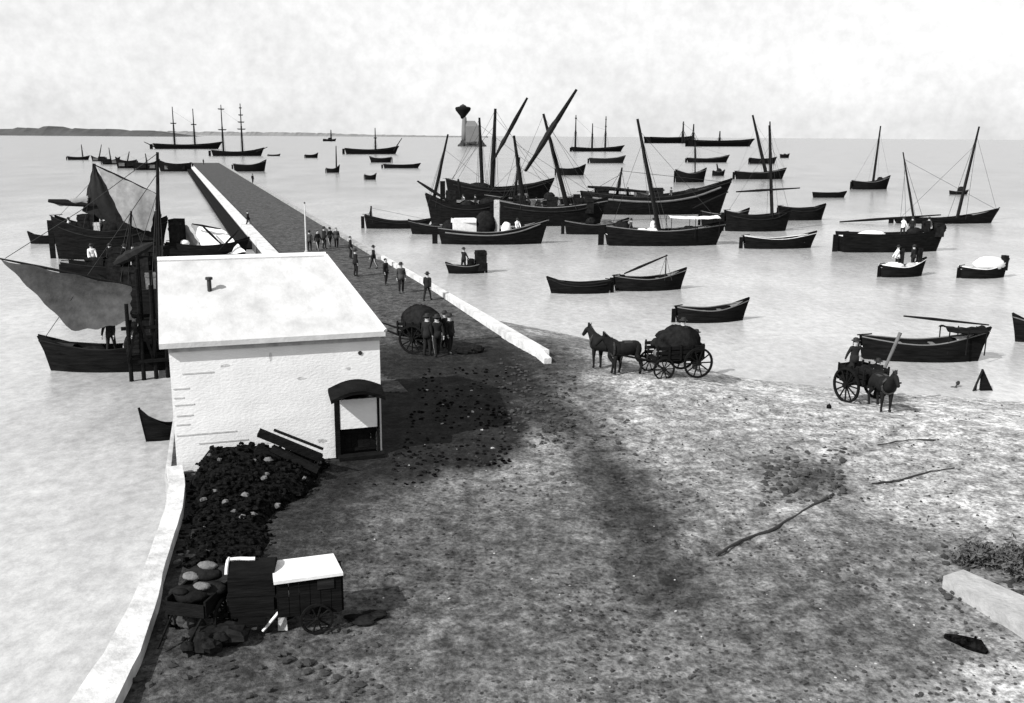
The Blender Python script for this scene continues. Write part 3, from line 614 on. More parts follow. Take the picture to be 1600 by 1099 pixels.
# left of centre, far
boat('dark boat below the second anchored ship, close to the pier head', 'fishing_boat', 366, 416, 268, 1.7, 1.1, .3, 1, 0, .28, deck='darkdeck', thwarts=0, group=FL)
boat('dark boat just below the anchored ship left of the lighthouse', 'fishing_boat', 578, 611, 254, 1.5, .4, .5, -1, 0, .28, deck='darkdeck', thwarts=0, group=FL)
boat('long thin dark boat left of the leaning mast in far water', 'barge', 600, 656, 263, 1.0, .3, .2, 1, 0, .18, deck='darkdeck', thwarts=0, rail='tar', group=FL)
boat('short tilted black boat far out, centre of the left water', 'rowing_boat', 510, 531, 270, 1.0, .9, .2, 1, 0, .3, deck='darkdeck', thwarts=0, masts=((.75, 525, 228, .22),), group=FL)
boat('small rounded dark boat, nearest of the far specks', 'rowing_boat', 570, 588, 281, .9, .4, .3, 1, 0, .4, deck='darkdeck', thwarts=0, group=FL)
boat('low dark boat far out, leftmost of the specks right of the pier', 'rowing_boat', 477, 497, 247, 1.3, .7, .1, 1, 0, .3, deck='darkdeck', thwarts=0, group=FL)
boat('faint grey boat next to the ship at the pier head', 'rowing_boat', 419, 438, 244, .6, .3, .1, 1, 0, .3, hull='tar2', rail='strake', thwarts=0, group=FL)
boat('tiny dark two sailed boat near the horizon above the far specks', 'fishing_boat', 506, 525, 221, 2.5, 1.0, 1.0, 1, 0, .3, deck='darkdeck', thwarts=0, masts=((.6, 517, 203, .9),), cargo=((.5, 0, 8, 4, 5, 'darkcargo'),), group=FL)
boat('small dark boat far left with a leaning mast', 'fishing_boat', 106, 140, 250, 1.0, .4, .3, 1, 0, .22, deck='darkdeck', thwarts=0, masts=((.7, 127, 226, .2),), group=FL)
for k, (a, b, yw, f_, lb) in enumerate([(143, 166, 252, 1.0, 'leftmost small dark boat in the row by the pier head'), (160, 188, 257, 1.3, 'second small dark boat in the row by the pier head'), (182, 214, 263, 2.0, 'heaped dark boat in the middle of the row by the pier head'),
                                        (212, 250, 266, 1.8, 'dark boat left of the tall post in the row by the pier head'), (248, 299, 268, 1.9, 'long dark lighter touching the far left edge of the pier')]):
    boat(lb, 'fishing_boat', a, b, yw, f_, .8, .4, 1 if k % 2 else -1, 0, .25, deck='darkdeck', rail='tar2', thwarts=0, masts=((.5, (a + b) / 2 + 4 * (-1) ** k, yw - (26 if k != 4 else 22), .22),) if k != 4 else (), cargo=((.3, 0, 2, 1.8, 1.3, 'darkcargo'), (.7, 0, 1.6, 1.5, .9, 'bale')), group='row of boats by the pier head')

# ------------------------------------------------------------------ anchored ships far out
def ship(label, x0, x1, yw, hpx, masts, bowsprit=None, cat='ship', heavy=1.0, deckgap=True):
    o, inv, L, B = boat(label, 'sailing_ship', x0, x1, yw, hpx * .72 * (G(x1, yw, WZ) - G(x0, yw, WZ)).length / (x1 - x0), 1.6, .8, 1, 0, .16, transom=.7, hull='tar', rail='tar2', stripe='tar2', deck='darkdeck', dz=.9, thwarts=0, group=FS, cat=cat, full=.35)
    s = L / (x1 - x0); Yc = G((x0 + x1) / 2, yw, WZ).y
    for i, (px, pt, ny) in enumerate(masts):
        T = A(px, pt, Yc); Bs = Vector((T.x, T.y, WZ + 1)); r_ = s * 1.5 * heavy
        mb = MB(); P, Q = inv @ Bs, inv @ T; mb.tube([P, P.lerp(Q, .55), P.lerp(Q, .56), Q], [r_, r_ * .8, r_ * .62, r_ * .4], 8); mo = mb.build('mast', M['spar'], o)
        h = (Q - P).length
        for k in range(ny):
            z_ = P.lerp(Q, .5 + .42 * k / max(1, ny - 1) if ny > 1 else .6); wd = h * (.26 - .06 * k)
            mb = MB(); mb.tube([z_ + Vector((-wd * .35, -wd * .4, 0)), z_ + Vector((wd * .35, wd * .4, 0))], s * .42, 6); mb.build('yard', M['spar2'], o)
            mb = MB(); mb.tube([z_ + Vector((-wd * .3, -wd * .34, -s * .8)), z_ + Vector((0, 0, -s * 1.0)), z_ + Vector((wd * .3, wd * .34, -s * .8))], s * .6, 6); mb.build('furled_sail', M['greysail'], o)
        mb = MB()
        for q_ in (-1.6, -.8, .8, 1.6):
            for sg in (-1, 1): mb.tube([P.lerp(Q, .62), P + Vector((q_ * s * 2.2, sg * B * .45, 1))], s * .09, 4)
        mb.build('shroud', M['rope'], o)
        if i: mb = MB(); mb.tube([last.lerp(lb_, .1), P.lerp(Q, .6)], s * .09, 4); mb.build('stay', M['rope'], o)
        last = Q; lb_ = P
    if bowsprit:
        mb = MB(); mb.tube([inv @ A(bowsprit[0], bowsprit[1], Yc), inv @ A(bowsprit[2], bowsprit[3], Yc)], [s * 1.1, s * .5], 7); mb.build('bowsprit', M['spar'], o)
    return o
ship('anchored ship with two thick bare masts, leftmost beyond the pier head', 242, 346, 233, 9, [(269, 167, 1), (301, 170, 1)], (242, 230, 225, 222))
ship('anchored ship with two rigged masts and raised bow, partly behind the pier head', 332, 412, 244, 9, [(345, 164, 2), (375, 162, 4)], (400, 238, 418, 230))
ship('low anchored ship with one mast amidships left of the lighthouse', 541, 622, 241, 9, [(586, 200, 1)], (615, 236, 628, 216))
ship('anchored ship with three masts right of the lateen spars', 896, 974, 237, 6, [(900, 180, 2), (926, 193, 1), (947, 182, 3)])
ship('distant dark hull on the horizon at the right end of the line', 1078, 1176, 229, 8, [(1125, 205, 1)], None)
ship('distant low hulk with two small masts on the horizon', 1012, 1082, 224, 7, [(1068, 190, 2), (1084, 194, 1)], None, heavy=.9)

# lighthouse
lb0 = G(738, 229, WZ); lh = thing('lighthouse', 'pale lighthouse with dark flared lantern gallery on a dark rock far out', 'lighthouse', (lb0.x, lb0.y, WZ)); s = lb0.y / FPX * 1.0
def LX(px): return (px - 738) * s
def LZ(py): return (229 - py) * s
mb = MB(); mb.lathe([(4.6 * s, LZ(224)), (4.4 * s, LZ(205)), (3.6 * s, LZ(192)), (3.2 * s, LZ(186))], (LX(726), 0, 0), 20); mb.build('tower', M['tower'], lh, smooth=True)
mb = MB(); mb.lathe([(3.0 * s, LZ(188)), (4.5 * s, LZ(184)), (11 * s, LZ(176)), (12 * s, LZ(173)), (11 * s, LZ(171)), (6 * s, LZ(170))], (LX(724), 0, 0), 20); ga = mb.build('gallery', M['spar'], lh, smooth=True)
mb = MB(); mb.lathe([(5 * s, LZ(171)), (5 * s, LZ(169)), (.5 * s, LZ(166.5))], (LX(724), 0, 0), 14); mb.build('lantern', M['iron'], ga)
mb = MB(); mb.box((LX(738), 0, LZ(212)), (20 * s, 14 * s, 26 * s)); mb.add([(LX(728), -7 * s, LZ(199)), (LX(748), -7 * s, LZ(199)), (LX(748), 7 * s, LZ(199)), (LX(728), 7 * s, LZ(199)), (LX(730), 0, LZ(191)), (LX(742), 0, LZ(191))], [(0, 1, 5, 4), (1, 2, 5), (2, 3, 4, 5), (3, 0, 4)]); mb.build('keeper_house', M['tower'], lh)
mb = MB(); mb.lump((LX(738), 0, 0), 8 * s, 5, (2.5, 1.2, 1.05), n=12); mb.lump((LX(750), -3 * s, 0), 6 * s, 6, (1.2, 1, 1.5), n=10); mb.lump((LX(725), -4 * s, 0), 6 * s, 8, (1.1, 1, 1.5), n=10); mb.build('rock', M['rock'], lh)

# ------------------------------------------------------------------ craft moored left of the pier
def sail_sheet(o, inv, pts, Yc, m_, name='sail', bulge=.5, N=12, off=(0, 0, 0, 0)):
    """four picture corners -> a bulging cloth of its own thickness hung at the boat's distance"""
    P = [inv @ A(p[0], p[1], Yc + of) for p, of in zip(pts, off)]
    vs = []
    for i in range(N + 1):
        for j in range(N + 1):
            u, v = i / N, j / N
            p = P[0].lerp(P[1], u).lerp(P[3].lerp(P[2], u), v); e = math.sin(math.pi * u) * math.sin(math.pi * v)
            vs.append(p + Vector((.04 * math.sin(v * 22 + u * 3), -bulge * e + .05 * math.sin(u * 17), -.04 * math.sin(u * 19) - .3 * bulge * math.sin(math.pi * u) * v)))
    fs = [(i * (N + 1) + j, (i + 1) * (N + 1) + j, (i + 1) * (N + 1) + j + 1, i * (N + 1) + j + 1) for i in range(N) for j in range(N)]
    nv = len(vs); vs += [v + Vector((0, .025, 0)) for v in vs]; fs += [tuple(reversed([i + nv for i in f])) for f in fs]
    mb = MB(); mb.add(vs, fs); return mb.build(name, M[m_], o, smooth=True)
LG = 'craft moored at the left of the pier'
o, inv, L, B = boat('black sailing boat with a pale triangular sail drying, left of the pier', 'fishing_boat', 92, 262, 404, 2.2, .7, 1.2, 1, 0, .26, rail='tar2', deck='darkdeck', dz=.7, stripe='tar2', masts=((.33, 147, 256, .2),), cargo=((.15, 0, 1.5, 1.2, 1.5, 'darkcargo'), (.3, 0, 1.3, 1.2, 2.0, 'darkcargo'), (.5, 0, 2, 1.5, 1.8, 'darkcargo'), (.65, 0, 1.2, 1.2, 2.4, 'darkcargo'), (.85, 0, 1.6, 1.4, 2.2, 'darkcargo'), (.4, -.2, .5, .5, 1.4, 'sack')), yards=(((148, 258), (248, 305), .4, .07), ((76, 314), (150, 322), .5, .2)), group=LG)
Yc = G(177, 404, WZ).y
sail_sheet(o, inv, [(152, 262), (245, 304), (236, 362), (192, 345)], Yc - .6, 'midsail', bulge=.5, off=(0, 0, -.6, -.6))
sail_sheet(o, inv, [(146, 258), (150, 262), (206, 356), (128, 330)], Yc - .3, 'darksail', bulge=.3)  # shaded part of the sail, its shade put into near-black canvas
sail_sheet(o, inv, [(80, 316), (138, 306), (136, 319), (92, 322)], Yc - .5, 'midsail', bulge=.2)
o, inv, L, B = boat('dark crowded lighter between the two sailing craft left of the building', 'barge', 108, 268, 452, 1.5, .3, .3, 1, 0, .26, transom=.8, rail='tar2', deck='darkdeck', dz=.8, cargo=((.3, 0, 1.2, 1, .9, 'darkcargo'), (.5, 0, 1, 1, 1.5, 'darkcargo'), (.6, .1, 1.2, 1, 1.4, 'darkcargo'), (.75, 0, 1, 1, 1.8, 'darkcargo'), (.9, 0, 1, 1, 1.6, 'darkcargo'), (.68, -.3, .35, .3, 1.6, 'sack'), (.55, -.3, .5, .35, 1.1, 'sack')), group=LG)
o, inv, L, B = boat('nearest black boat at left with a tall mast and loose grey sail', 'fishing_boat', 72, 262, 578, .95, .35, .45, -1, 3, .24, rail='tar2', deck='darkdeck', dz=.7, masts=((.93, 246, 238, .12),), cargo=((.2, 0, .5, .5, .9, 'darkcargo'), (.3, 0, .5, .4, .9, 'darkcargo'), (.12, .1, .6, .5, 1.5, 'darkcargo'), (.6, 0, 1.3, .6, .4, 'darkcargo'), (.35, -.2, .25, .2, .55, 'sack')), yards=(((-12, 402), (215, 448), .2, .06),), rope=(((246, 240), (8, 404)),), group=LG)
Yc = G(165, 578, WZ).y
sail_sheet(o, inv, [(2, 406), (205, 448), (204, 500), (112, 516)], Yc - .45, 'greysail', bulge=.4, N=16)
boat('small black boat lying off the stern of the boat with the drying sail', 'rowing_boat', 46, 90, 381, .65, .3, .3, -1, 0, .3, deck='darkdeck', rail='tar', thwarts=1, group=LG)
boat('small black dinghy tucked against the quay beside the building', 'rowing_boat', 232, 300, 684, .4, .6, .1, -1, 34, .36, deck='darkdeck', rail='tar', thwarts=1, group=LG, rudder=False)
o, inv, L, B = boat('pale decked lighter with dark bulwarks moored right behind the building', 'barge', 268, 388, 402, 1.0, .4, .3, 1, 2, .34, transom=.8, rail='tar', deck='canvas', dz=.92, thwarts=0, cargo=((.1, 0, .9, 1.2, 2.2, 'darkcargo'), (.2, -.2, .8, .6, .6, 'canvas'),), yards=(((315, 352), (352, 388), .6, .11), ((372, 360), (342, 392), .9, .10), ((300, 350), (345, 358), .3, .09)), group=LG)

o, inv, L, B = boat('black hulled coaster with piled deck cargo right behind the landing stage', 'fishing_boat', 160, 300, 500, 1.7, .4, .4, -1, 0, .26, transom=.7, rail='tar2', deck='darkdeck', dz=.85, masts=((.30, 205, 330, .11),), yards=(((168, 420), (252, 372), .3, .07), ((180, 452), (250, 476), .3, .06)), furl=((((176, 414), (240, 380)), .35, .22, 'darksail'),), rope=(((205, 332), (168, 470)), ((205, 332), (250, 462)), ((246, 300), (190, 470))), cargo=((.1, 0, .9, .8, 1.3, 'darkcargo'), (.25, 0, .9, .8, 1.8, 'darkcargo'), (.38, .1, .7, .8, 1.2, 'bale'), (.5, 0, .9, .8, 2.0, 'darkcargo'), (.65, 0, .8, .8, 1.5, 'darkcargo'), (.8, 0, .8, .8, 1.9, 'darkcargo'), (.58, -.3, .3, .3, .6, 'sack')), group=LG)
Yc = G(328, 402, WZ).y
sail_sheet(o, inv, [(298, 350), (350, 360), (384, 394), (322, 398)], Yc - .5, 'canvas', bulge=.25, off=(.8, .8, 0, 0))
sail_sheet(o, inv, [(262, 356), (292, 352), (318, 392), (272, 396)], Yc - .2, 'midsail', bulge=.25, off=(.8, .8, 0, 0))
# timber landing stage between the building and the moored craft
jt = thing('timber_jetty', 'black timber landing stage with upright posts between the building and the moored boats', 'jetty')
ja = G(205, 596, WZ); jb = G(262, 590, WZ)
mb = MB(); ps = []
for u in (0, .34, .68, 1):
    for v in (0, 2.2): p = ja.lerp(jb, u) + Vector((-.33 * v, .94 * v, 0)); ps.append((u, v, p))
hts = {0: 3.2, .34: 4.6, .68: 3.9, 1: 4.4}
for (u, v, p) in ps:
    mb = MB(); mb.tube([(p.x, p.y, -3), (p.x + .05, p.y, WZ + hts[u] + (.3 if v else 0))], [.10, .08], 8); mb.build('post', M['timber'], jt)
mb = MB()
for i in range(9):
    u = i / 8; p = ja.lerp(jb, u); q_ = p + Vector((-.33 * 2.2, .94 * 2.2, 0)); mb.beam((p.x, p.y, WZ + 1.0 + .01 * (i % 3)), (q_.x, q_.y, WZ + 1.0), .19, .06)
mb.build('deck', M['timber'], jt)
for (z_, v) in ((.8, 0), (2.2, 0), (.8, 2.2), (2.3, 2.2)):
    mb = MB(); d_ = Vector((-.33 * v, .94 * v, 0)); p = ja + d_; q_ = jb + d_; mb.beam((p.x - .2, p.y - .1, WZ + z_), (q_.x + .2, q_.y - .1, WZ + z_), .07, .14); mb.build('crossbeam', M['timber'], jt)
for (u0, u1, z0, z1) in ((0, .34, .8, 2.6), (.34, .68, 2.8, .9), (.68, 1, .9, 3.6)):
    mb = MB(); p = ja.lerp(jb, u0); q_ = ja.lerp(jb, u1); mb.beam((p.x, p.y - .14, WZ + z0), (q_.x, q_.y - .14, WZ + z1), .06, .1); mb.build('brace', M['timber'], jt)
CG = 'crates and bales on the timber landing stage'
for k, (u, v, sz, lb, mt) in enumerate([(.15, .5, .55, 'dark crate at the left end of the timber landing stage', 'darkcargo'), (.5, .9, .7, 'tallest dark crate in the middle of the timber landing stage', 'darkcargo'), (.82, .6, .5, 'dark crate nearest the building on the timber landing stage', 'darkcargo'), (.35, 1.6, .35, 'small pale crate at the back of the timber landing stage', 'sack')]):
    p = ja.lerp(jb, u) + Vector((-.33 * v, .94 * v, 0)); cr = thing('crate', lb, 'crate', (p.x, p.y, WZ + 1.035), .3 * k, CG)
    mb = MB(); mb.box((0, 0, sz * .5), (sz, sz * .8, sz)); mb.build('box', M[mt], cr)
    mb = MB()
    for z_ in (.12, .5, .88): mb.box((0, 0, sz * z_), (sz * 1.05, sz * .85, sz * .09))
    mb.build('batten', M['timber'], cr)

# ------------------------------------------------------------------ people
def skin_mesh(name, nodes, edges, mats, matfn=None, sub=2, fatten=1.28):
    """nodes: (x,y,z,r) ; first node is the root"""
    me = bpy.data.meshes.new(name); me.from_pydata([n_[:3] for n_ in nodes], edges, []); ob = bpy.data.objects.new(name, me); COL.objects.link(ob)
    sk = ob.modifiers.new('s', 'SKIN'); sk.use_smooth_shade = True
    for i, n_ in enumerate(nodes):
        sv = me.skin_vertices[0].data[i]; rr = n_[3]; sv.radius = (rr[0] * fatten, rr[1] * fatten); sv.use_root = (i == 0)
    sb = ob.modifiers.new('b', 'SUBSURF'); sb.levels = sub; sb.render_levels = sub
    bpy.context.view_layer.update(); dg = bpy.context.evaluated_depsgraph_get()
    nm = bpy.data.meshes.new_from_object(ob.evaluated_get(dg)); bpy.data.objects.remove(ob); bpy.data.meshes.remove(me)
    nm.name = name; nm.materials.clear()
    for m_ in mats: nm.materials.append(m_)
    for p in nm.polygons:
        p.use_smooth = True; p.material_index = matfn(p.center) if matfn else 0
    return nm
def rr2(a, b=None): return (a, b or a)
def make_person(label, pose='stand', coat='cloth', trousers='cloth', hat=True):
    o = thing('person', label, 'person')
    st = {'stand': .06, 'walk': .26, 'wide': .14}[pose]
    arm = {'stand': (.0, .0), 'walk': (.22, -.22), 'wide': (.3, .35)}[pose]
    N = [(0, 0, .95, rr2(.15, .12)), (0, 0, 1.12, rr2(.145, .10)), (0, .0, 1.30, rr2(.17, .11)), (0, 0, 1.42, rr2(.13, .09)), (0, 0, 1.50, rr2(.055)), (0, -.01, 1.57, rr2(.085, .09)), (0, -.01, 1.66, rr2(.085, .095)), (0, 0, 1.73, rr2(.05))]
    E = [(0, 1), (1, 2), (2, 3), (3, 4), (4, 5), (5, 6), (6, 7)]
    hands = []
    for k, sg in enumerate((-1, 1)):
        i = len(N); ay = arm[k]
        N += [(sg * .19, 0, 1.40, rr2(.065)), (sg * .25, ay * .4 + .02, 1.12, rr2(.048)), (sg * .26, ay - .06, .88, rr2(.034)), (sg * .255, ay * 1.15 - .08, .80, rr2(.035, .02))]
        E += [(3, i), (i, i + 1), (i + 1, i + 2), (i + 2, i + 3)]
        hands.append((sg, Vector((sg * .255, ay * 1.15 - .08, .80))))
        j = len(N); ly = st * sg
        N += [(sg * .10, 0, .88, rr2(.095, .10)), (sg * (.10 + st * .15), ly * .45 - .03, .50, rr2(.065)), (sg * (.10 + st * .2), ly + .02, .10, rr2(.045)), (sg * (.10 + st * .2), ly - .02, .045, rr2(.045, .04)), (sg * (.11 + st * .2), ly - .17, .035, rr2(.035, .03))]
        E += [(0, j), (j, j + 1), (j + 1, j + 2), (j + 2, j + 3), (j + 3, j + 4)]
    def mf(c):
        if c.z > 1.49 or (abs(c.x) > .20 and c.z < .89): return 0
        if c.z > .93 or abs(c.x) > .2 and c.z > .86: return 1
        return 2 if c.z > .12 else 3
    me = skin_mesh('body', N, E, [M['skin'], M[coat], M[trousers], M['iron']], mf, 1)
    # unequal fingers, thumb, nose, ears, eyes and mouth are joined to the same mesh
    mb = MB()
    for sg, h in hands:
        for f_, (dy, ln) in enumerate(((-.027, .068), (-.009, .078), (.009, .072), (.026, .056))):
            p = h + Vector((0, dy, -.02)); mb.tube([p, p + Vector((-sg * .006, -.004, -ln * .55)), p + Vector((-sg * .022, -.006, -ln))], [.0095, .009, .006], 5, 0)
        p = h + Vector((-sg * .005, -.03, .0)); mb.tube([p, p + Vector((-sg * .012, -.022, -.03)), p + Vector((-sg * .02, -.024, -.058))], [.011, .01, .007], 5, 0)
    mb.tube([(0, -.085, 1.635), (0, -.122, 1.605)], [.008, .016], 5, 0)
    for sg in (-1, 1): mb.lump((sg * .085, .0, 1.62), .022, 1, (.5, 1, 1.4), 5, 0); mb.lump((sg * .032, -.088, 1.64), .012, 1, (1, .6, .7), 4, 3)
    mb.box((0, -.092, 1.575), (.045, .012, .01), 0, 3)
    bm = bmesh.new(); bm.from_mesh(me); b0 = [bm.verts.new(v) for v in mb.v]
    for f_, mi in zip(mb.f, mb.mi):
        try: ff = bm.faces.new([b0[i] for i in f_]); ff.material_index = mi; ff.smooth = True
        except ValueError: pass
    bm.to_mesh(me); bm.free()
    ob = bpy.data.objects.new('body', me); COL.objects.link(ob); ob.parent = o
    mb = MB(); mb.lathe([(.093, 1.62), (.102, 1.66), (.10, 1.71), (.07, 1.75), (.02, 1.765)], (0, .012, 0), 12); mb.build('hair', M['hair'], o, smooth=True)
    if hat: mb = MB(); mb.lathe([(.19, 1.70), (.19, 1.715), (.11, 1.72), (.105, 1.80), (.07, 1.835), (.01, 1.84)], (0, -.005, 0), 14); mb.build('hat', M['hair'], o, smooth=True)
    mb = MB(); mb.lathe([(.20, .80), (.185, .95), (.165, 1.10)], (0, 0, 0), 14); mb.build('coat_skirt', M[coat], o, smooth=True)
    return o
pier_people = [(484, 392, 3.0, 'stand', 'person standing by the pale pole just beyond the ridge of the white building'), (497, 393, 1.0, 'walk', 'leftmost person of the knot of people beyond the building roof'), (507, 389, 2.2, 'stand', 'second person in the knot of people beyond the building roof'),
               (516, 386, 4.0, 'walk', 'third person in the knot of people beyond the building roof'), (526, 388, .4, 'stand', 'rightmost person of the knot of people beyond the building roof'),
               (556, 432, 2.0, 'stand', 'tall dark person standing above the right slope of the white roof'), (584, 420, 5.0, 'walk', 'person walking close to the pier parapet above the roof corner'),
               (603, 446, 1.2, 'stand', 'first person of the loose group walking down the pier'), (627, 458, .3, 'stand', 'person right of the roof corner in the loose pier group'),
               (668, 470, 2.9, 'walk', 'lone person between the pier group and the waiting cart'), (548, 404, 1.7, 'stand', 'person half hidden by the roof notch near the pier parapet'),
               (395, 287, 1.0, 'stand', 'tiny figure at the right edge of the far pier'), (318, 257, 1.0, 'stand', 'tiny figure at the very head of the pier'), (388, 356, 2.0, 'walk', 'small figure at left of the pier near the end of the pale kerb')]
protos = {}
def put_person(px, py, rz, pose, label, z=0.015, coat='cloth', scale=1, group=None, hat=True, loc=None):
    p = loc or G(px, py, z); key = (pose, coat, hat)
    if key not in protos:
        q_ = make_person(label, pose, coat, 'cloth', hat); protos[key] = q_; q_.location = p; q_.rotation_euler.z = rz; q_.scale = (scale,) * 3
        if group: q_['group'] = group
        return q_
    return clone(protos[key], p, rz, label, group, scale)
for k, (px, py, rz, pose, lb) in enumerate(pier_people):
    put_person(px, py, rz, pose, lb, coat='cloth' if k % 4 else 'cloth2', hat=(k % 3 != 1), scale=.94 + .05 * ((k * 7) % 3 - 1), group='people on the pier')

def crew(blabel, fx, fy, label, pose='stand', coat='cloth', scale=.95):
    o, rz, L, B, zd, c, d = BO[blabel]
    v = Matrix.Rotation(rz, 3, 'Z') @ Vector(((fx - .5) * L * d, fy * B, zd + .03)) + Vector((c.x, c.y, WZ))
    put_person(0, 0, fx * 40, pose, label, coat=coat, scale=scale, group='crews aboard the boats', loc=v)
CR = {
 'front boat of the cluster with white bales amidships and upturned bow': [(.12, 0, 'crewman at the left end of the front boat of the cluster'), (.50, .1, 'crewman amidships beside the white bales of the front boat'), (.72, -.1, 'crewman near the upturned bow of the front boat')],
 'black lateen boat with crossed spars left of the biggest hull': [(.35, -.2, 'crewman in the black lateen boat left of its mast'), (.55, -.1, 'crewman beside the mast of the black lateen boat'), (.8, 0, 'crewman near the bow of the black lateen boat')],
 'black boat with crowded deck and leaning mast at the left end of the cluster': [(.25, 0, 'crewman left on the crowded deck at the left end of the cluster'), (.45, -.15, 'crewman in the middle of the crowded deck'), (.6, .1, 'crewman right on the crowded deck at the left end of the cluster')],
 'black boat with a dark awning post and pale canopy amidships and raking mast': [(.2, -.1, 'crewman left of the raking mast of the canopied boat'), (.4, .1, 'crewman at the foot of the raking mast of the canopied boat')],
 'large black flush sided barge with dark heads showing above its rail': [(.6, 0, 'left crewman on the large black barge'), (.7, .1, 'middle crewman on the large black barge'), (.85, 0, 'right crewman on the large black barge')],
 'small black boat with a squat deckhouse at its stern near the pier': [(.45, 0, 'man standing in the small black boat near the pier')],
 'pale topped dark boat in front of the big black barge at right': [(.35, 0, 'left man in the pale topped boat below the barge'), (.72, 0, 'right man in the pale topped boat below the barge')],
 'black sailing boat with a pale triangular sail drying, left of the pier': [(.12, 0, 'crewman at the left end of the boat with the drying sail'), (.42, 0, 'crewman under the drying sail'), (.55, .1, 'crewman right of the drying sail foot'), (.75, 0, 'crewman at the right end of the boat with the drying sail')],
 'dark crowded lighter between the two sailing craft left of the building': [(.25, 0, 'leftmost man on the crowded dark lighter'), (.42, .1, 'second man from the left on the crowded dark lighter'), (.58, -.1, 'third man from the left on the crowded dark lighter'), (.72, 0, 'rightmost man on the crowded dark lighter')],
 'nearest black boat at left with a tall mast and loose grey sail': [(.55, 0, 'crewman amidships in the nearest boat below the grey sail'), (.75, 0, 'crewman by the tall mast of the nearest left boat')],
 'biggest black hull with a high bow to the right behind the canopied boat': [(.3, 0, 'crewman left on the biggest black hull'), (.6, 0, 'crewman amidships on the biggest black hull')],
}
for bl_, L_ in CR.items():
    for k, (fx, fy, lb) in enumerate(L_): crew(bl_, fx, fy, lb, 'stand' if k % 2 else 'wide', coat=('cloth', 'cloth2', 'shirt')[(k + len(bl_)) % 3])

# ------------------------------------------------------------------ horses and carts
def make_horse(label, hide='hide', head_turn=0.0):
    o = thing('horse', label, 'horse')
    N = [(0, 0, 1.12, rr2(.25, .27)), (-.38, 0, 1.14, rr2(.24, .27)), (-.62, 0, 1.13, rr2(.18, .2)), (.35, 0, 1.10, rr2(.23, .27)), (.62, 0, 1.14, rr2(.19, .23)), (.82, head_turn * .1, 1.38, rr2(.12, .16)), (1.0, head_turn * .25, 1.58, rr2(.09, .12)), (1.12, head_turn * .3, 1.62, rr2(.085, .10)), (1.30, head_turn * .45, 1.42, rr2(.06, .075)), (1.42, head_turn * .55, 1.27, rr2(.05, .055))]
    E = [(0, 1), (1, 2), (0, 3), (3, 4), (4, 5), (5, 6), (6, 7), (7, 8), (8, 9)]
    for sg in (-1, 1):
        i = len(N); o_ = .05 * sg
        N += [(.50 + o_, sg * .15, .88, rr2(.085, .10)), (.52 + o_, sg * .15, .50, rr2(.05)), (.50 + o_, sg * .15, .16, rr2(.033)), (.53 + o_, sg * .15, .04, rr2(.055))]
        E += [(4, i), (i, i + 1), (i + 1, i + 2), (i + 2, i + 3)]
        j = len(N)
        N += [(-.48 + o_, sg * .16, .86, rr2(.12, .13)), (-.42 + o_, sg * .16, .70, rr2(.08)), (-.66 + o_, sg * .16, .50, rr2(.05)), (-.60 + o_, sg * .16, .16, rr2(.035)), (-.56 + o_, sg * .16, .04, rr2(.055))]
        E += [(1, j), (j, j + 1), (j + 1, j + 2), (j + 2, j + 3), (j + 3, j + 4)]
    me = skin_mesh('body', N, E, [M[hide]], None, 1, 1.32)
    ob = bpy.data.objects.new('body', me); COL.objects.link(ob); ob.parent = o
    mb = MB()
    for sg in (-1, 1): mb.tube([(1.03, head_turn * .25 + sg * .06, 1.70), (1.0, head_turn * .25 + sg * .09, 1.88)], [.035, .008], 6)
    mb.build('ear', M[hide], o)
    mb = MB()
    for k in range(9): u = k / 8; mb.box((.66 + .40 * u, head_turn * .22 * u, 1.42 + .36 * u), (.09, .03, .2), .1 * k)
    mb.build('mane', M['hair'], o)
    mb = MB(); mb.tube([(-.78, 0, 1.24), (-.92, 0, 1.05), (-.90, 0, .75), (-.86, 0, .5)], [.04, .06, .07, .02], 7); mb.build('tail', M['hair'], o)
    mb = MB(); mb.tube([(.62 + .02, .29 * math.cos(t_ / 12 * 6.283), 1.13 + .33 * math.sin(t_ / 12 * 6.283)) for t_ in range(13)], .045, 6); mb.box((0, 0, 1.40), (.35, .40, .05)); mb.build('harness', M['iron'], o)
    return o
def wheel_mesh(mb, c, r, n=12, wd=.07, tilt=None):
    c = Vector(c); N = 28; vs = []
    for i in range(N):
        an = 2 * math.pi * i / N; e = Vector((math.cos(an), 0, math.sin(an)))
        for (q_, y_) in ((r, -wd / 2), (r, wd / 2), (r * .87, wd / 2), (r * .87, -wd / 2)): vs.append(c + e * q_ + Vector((0, y_, 0)))
    mb.add(vs, [(i * 4 + k, ((i + 1) % N) * 4 + k, ((i + 1) % N) * 4 + (k + 1) % 4, i * 4 + (k + 1) % 4) for i in range(N) for k in range(4)])
    mb.tube([c + Vector((0, -.11, 0)), c + Vector((0, .11, 0))], r * .16, 10)
    for k in range(n):
        an = 2 * math.pi * k / n; e = Vector((math.cos(an), 0, math.sin(an))); mb.tube([c + e * r * .1, c + e * r * .9], r * .035 + .008, 5)
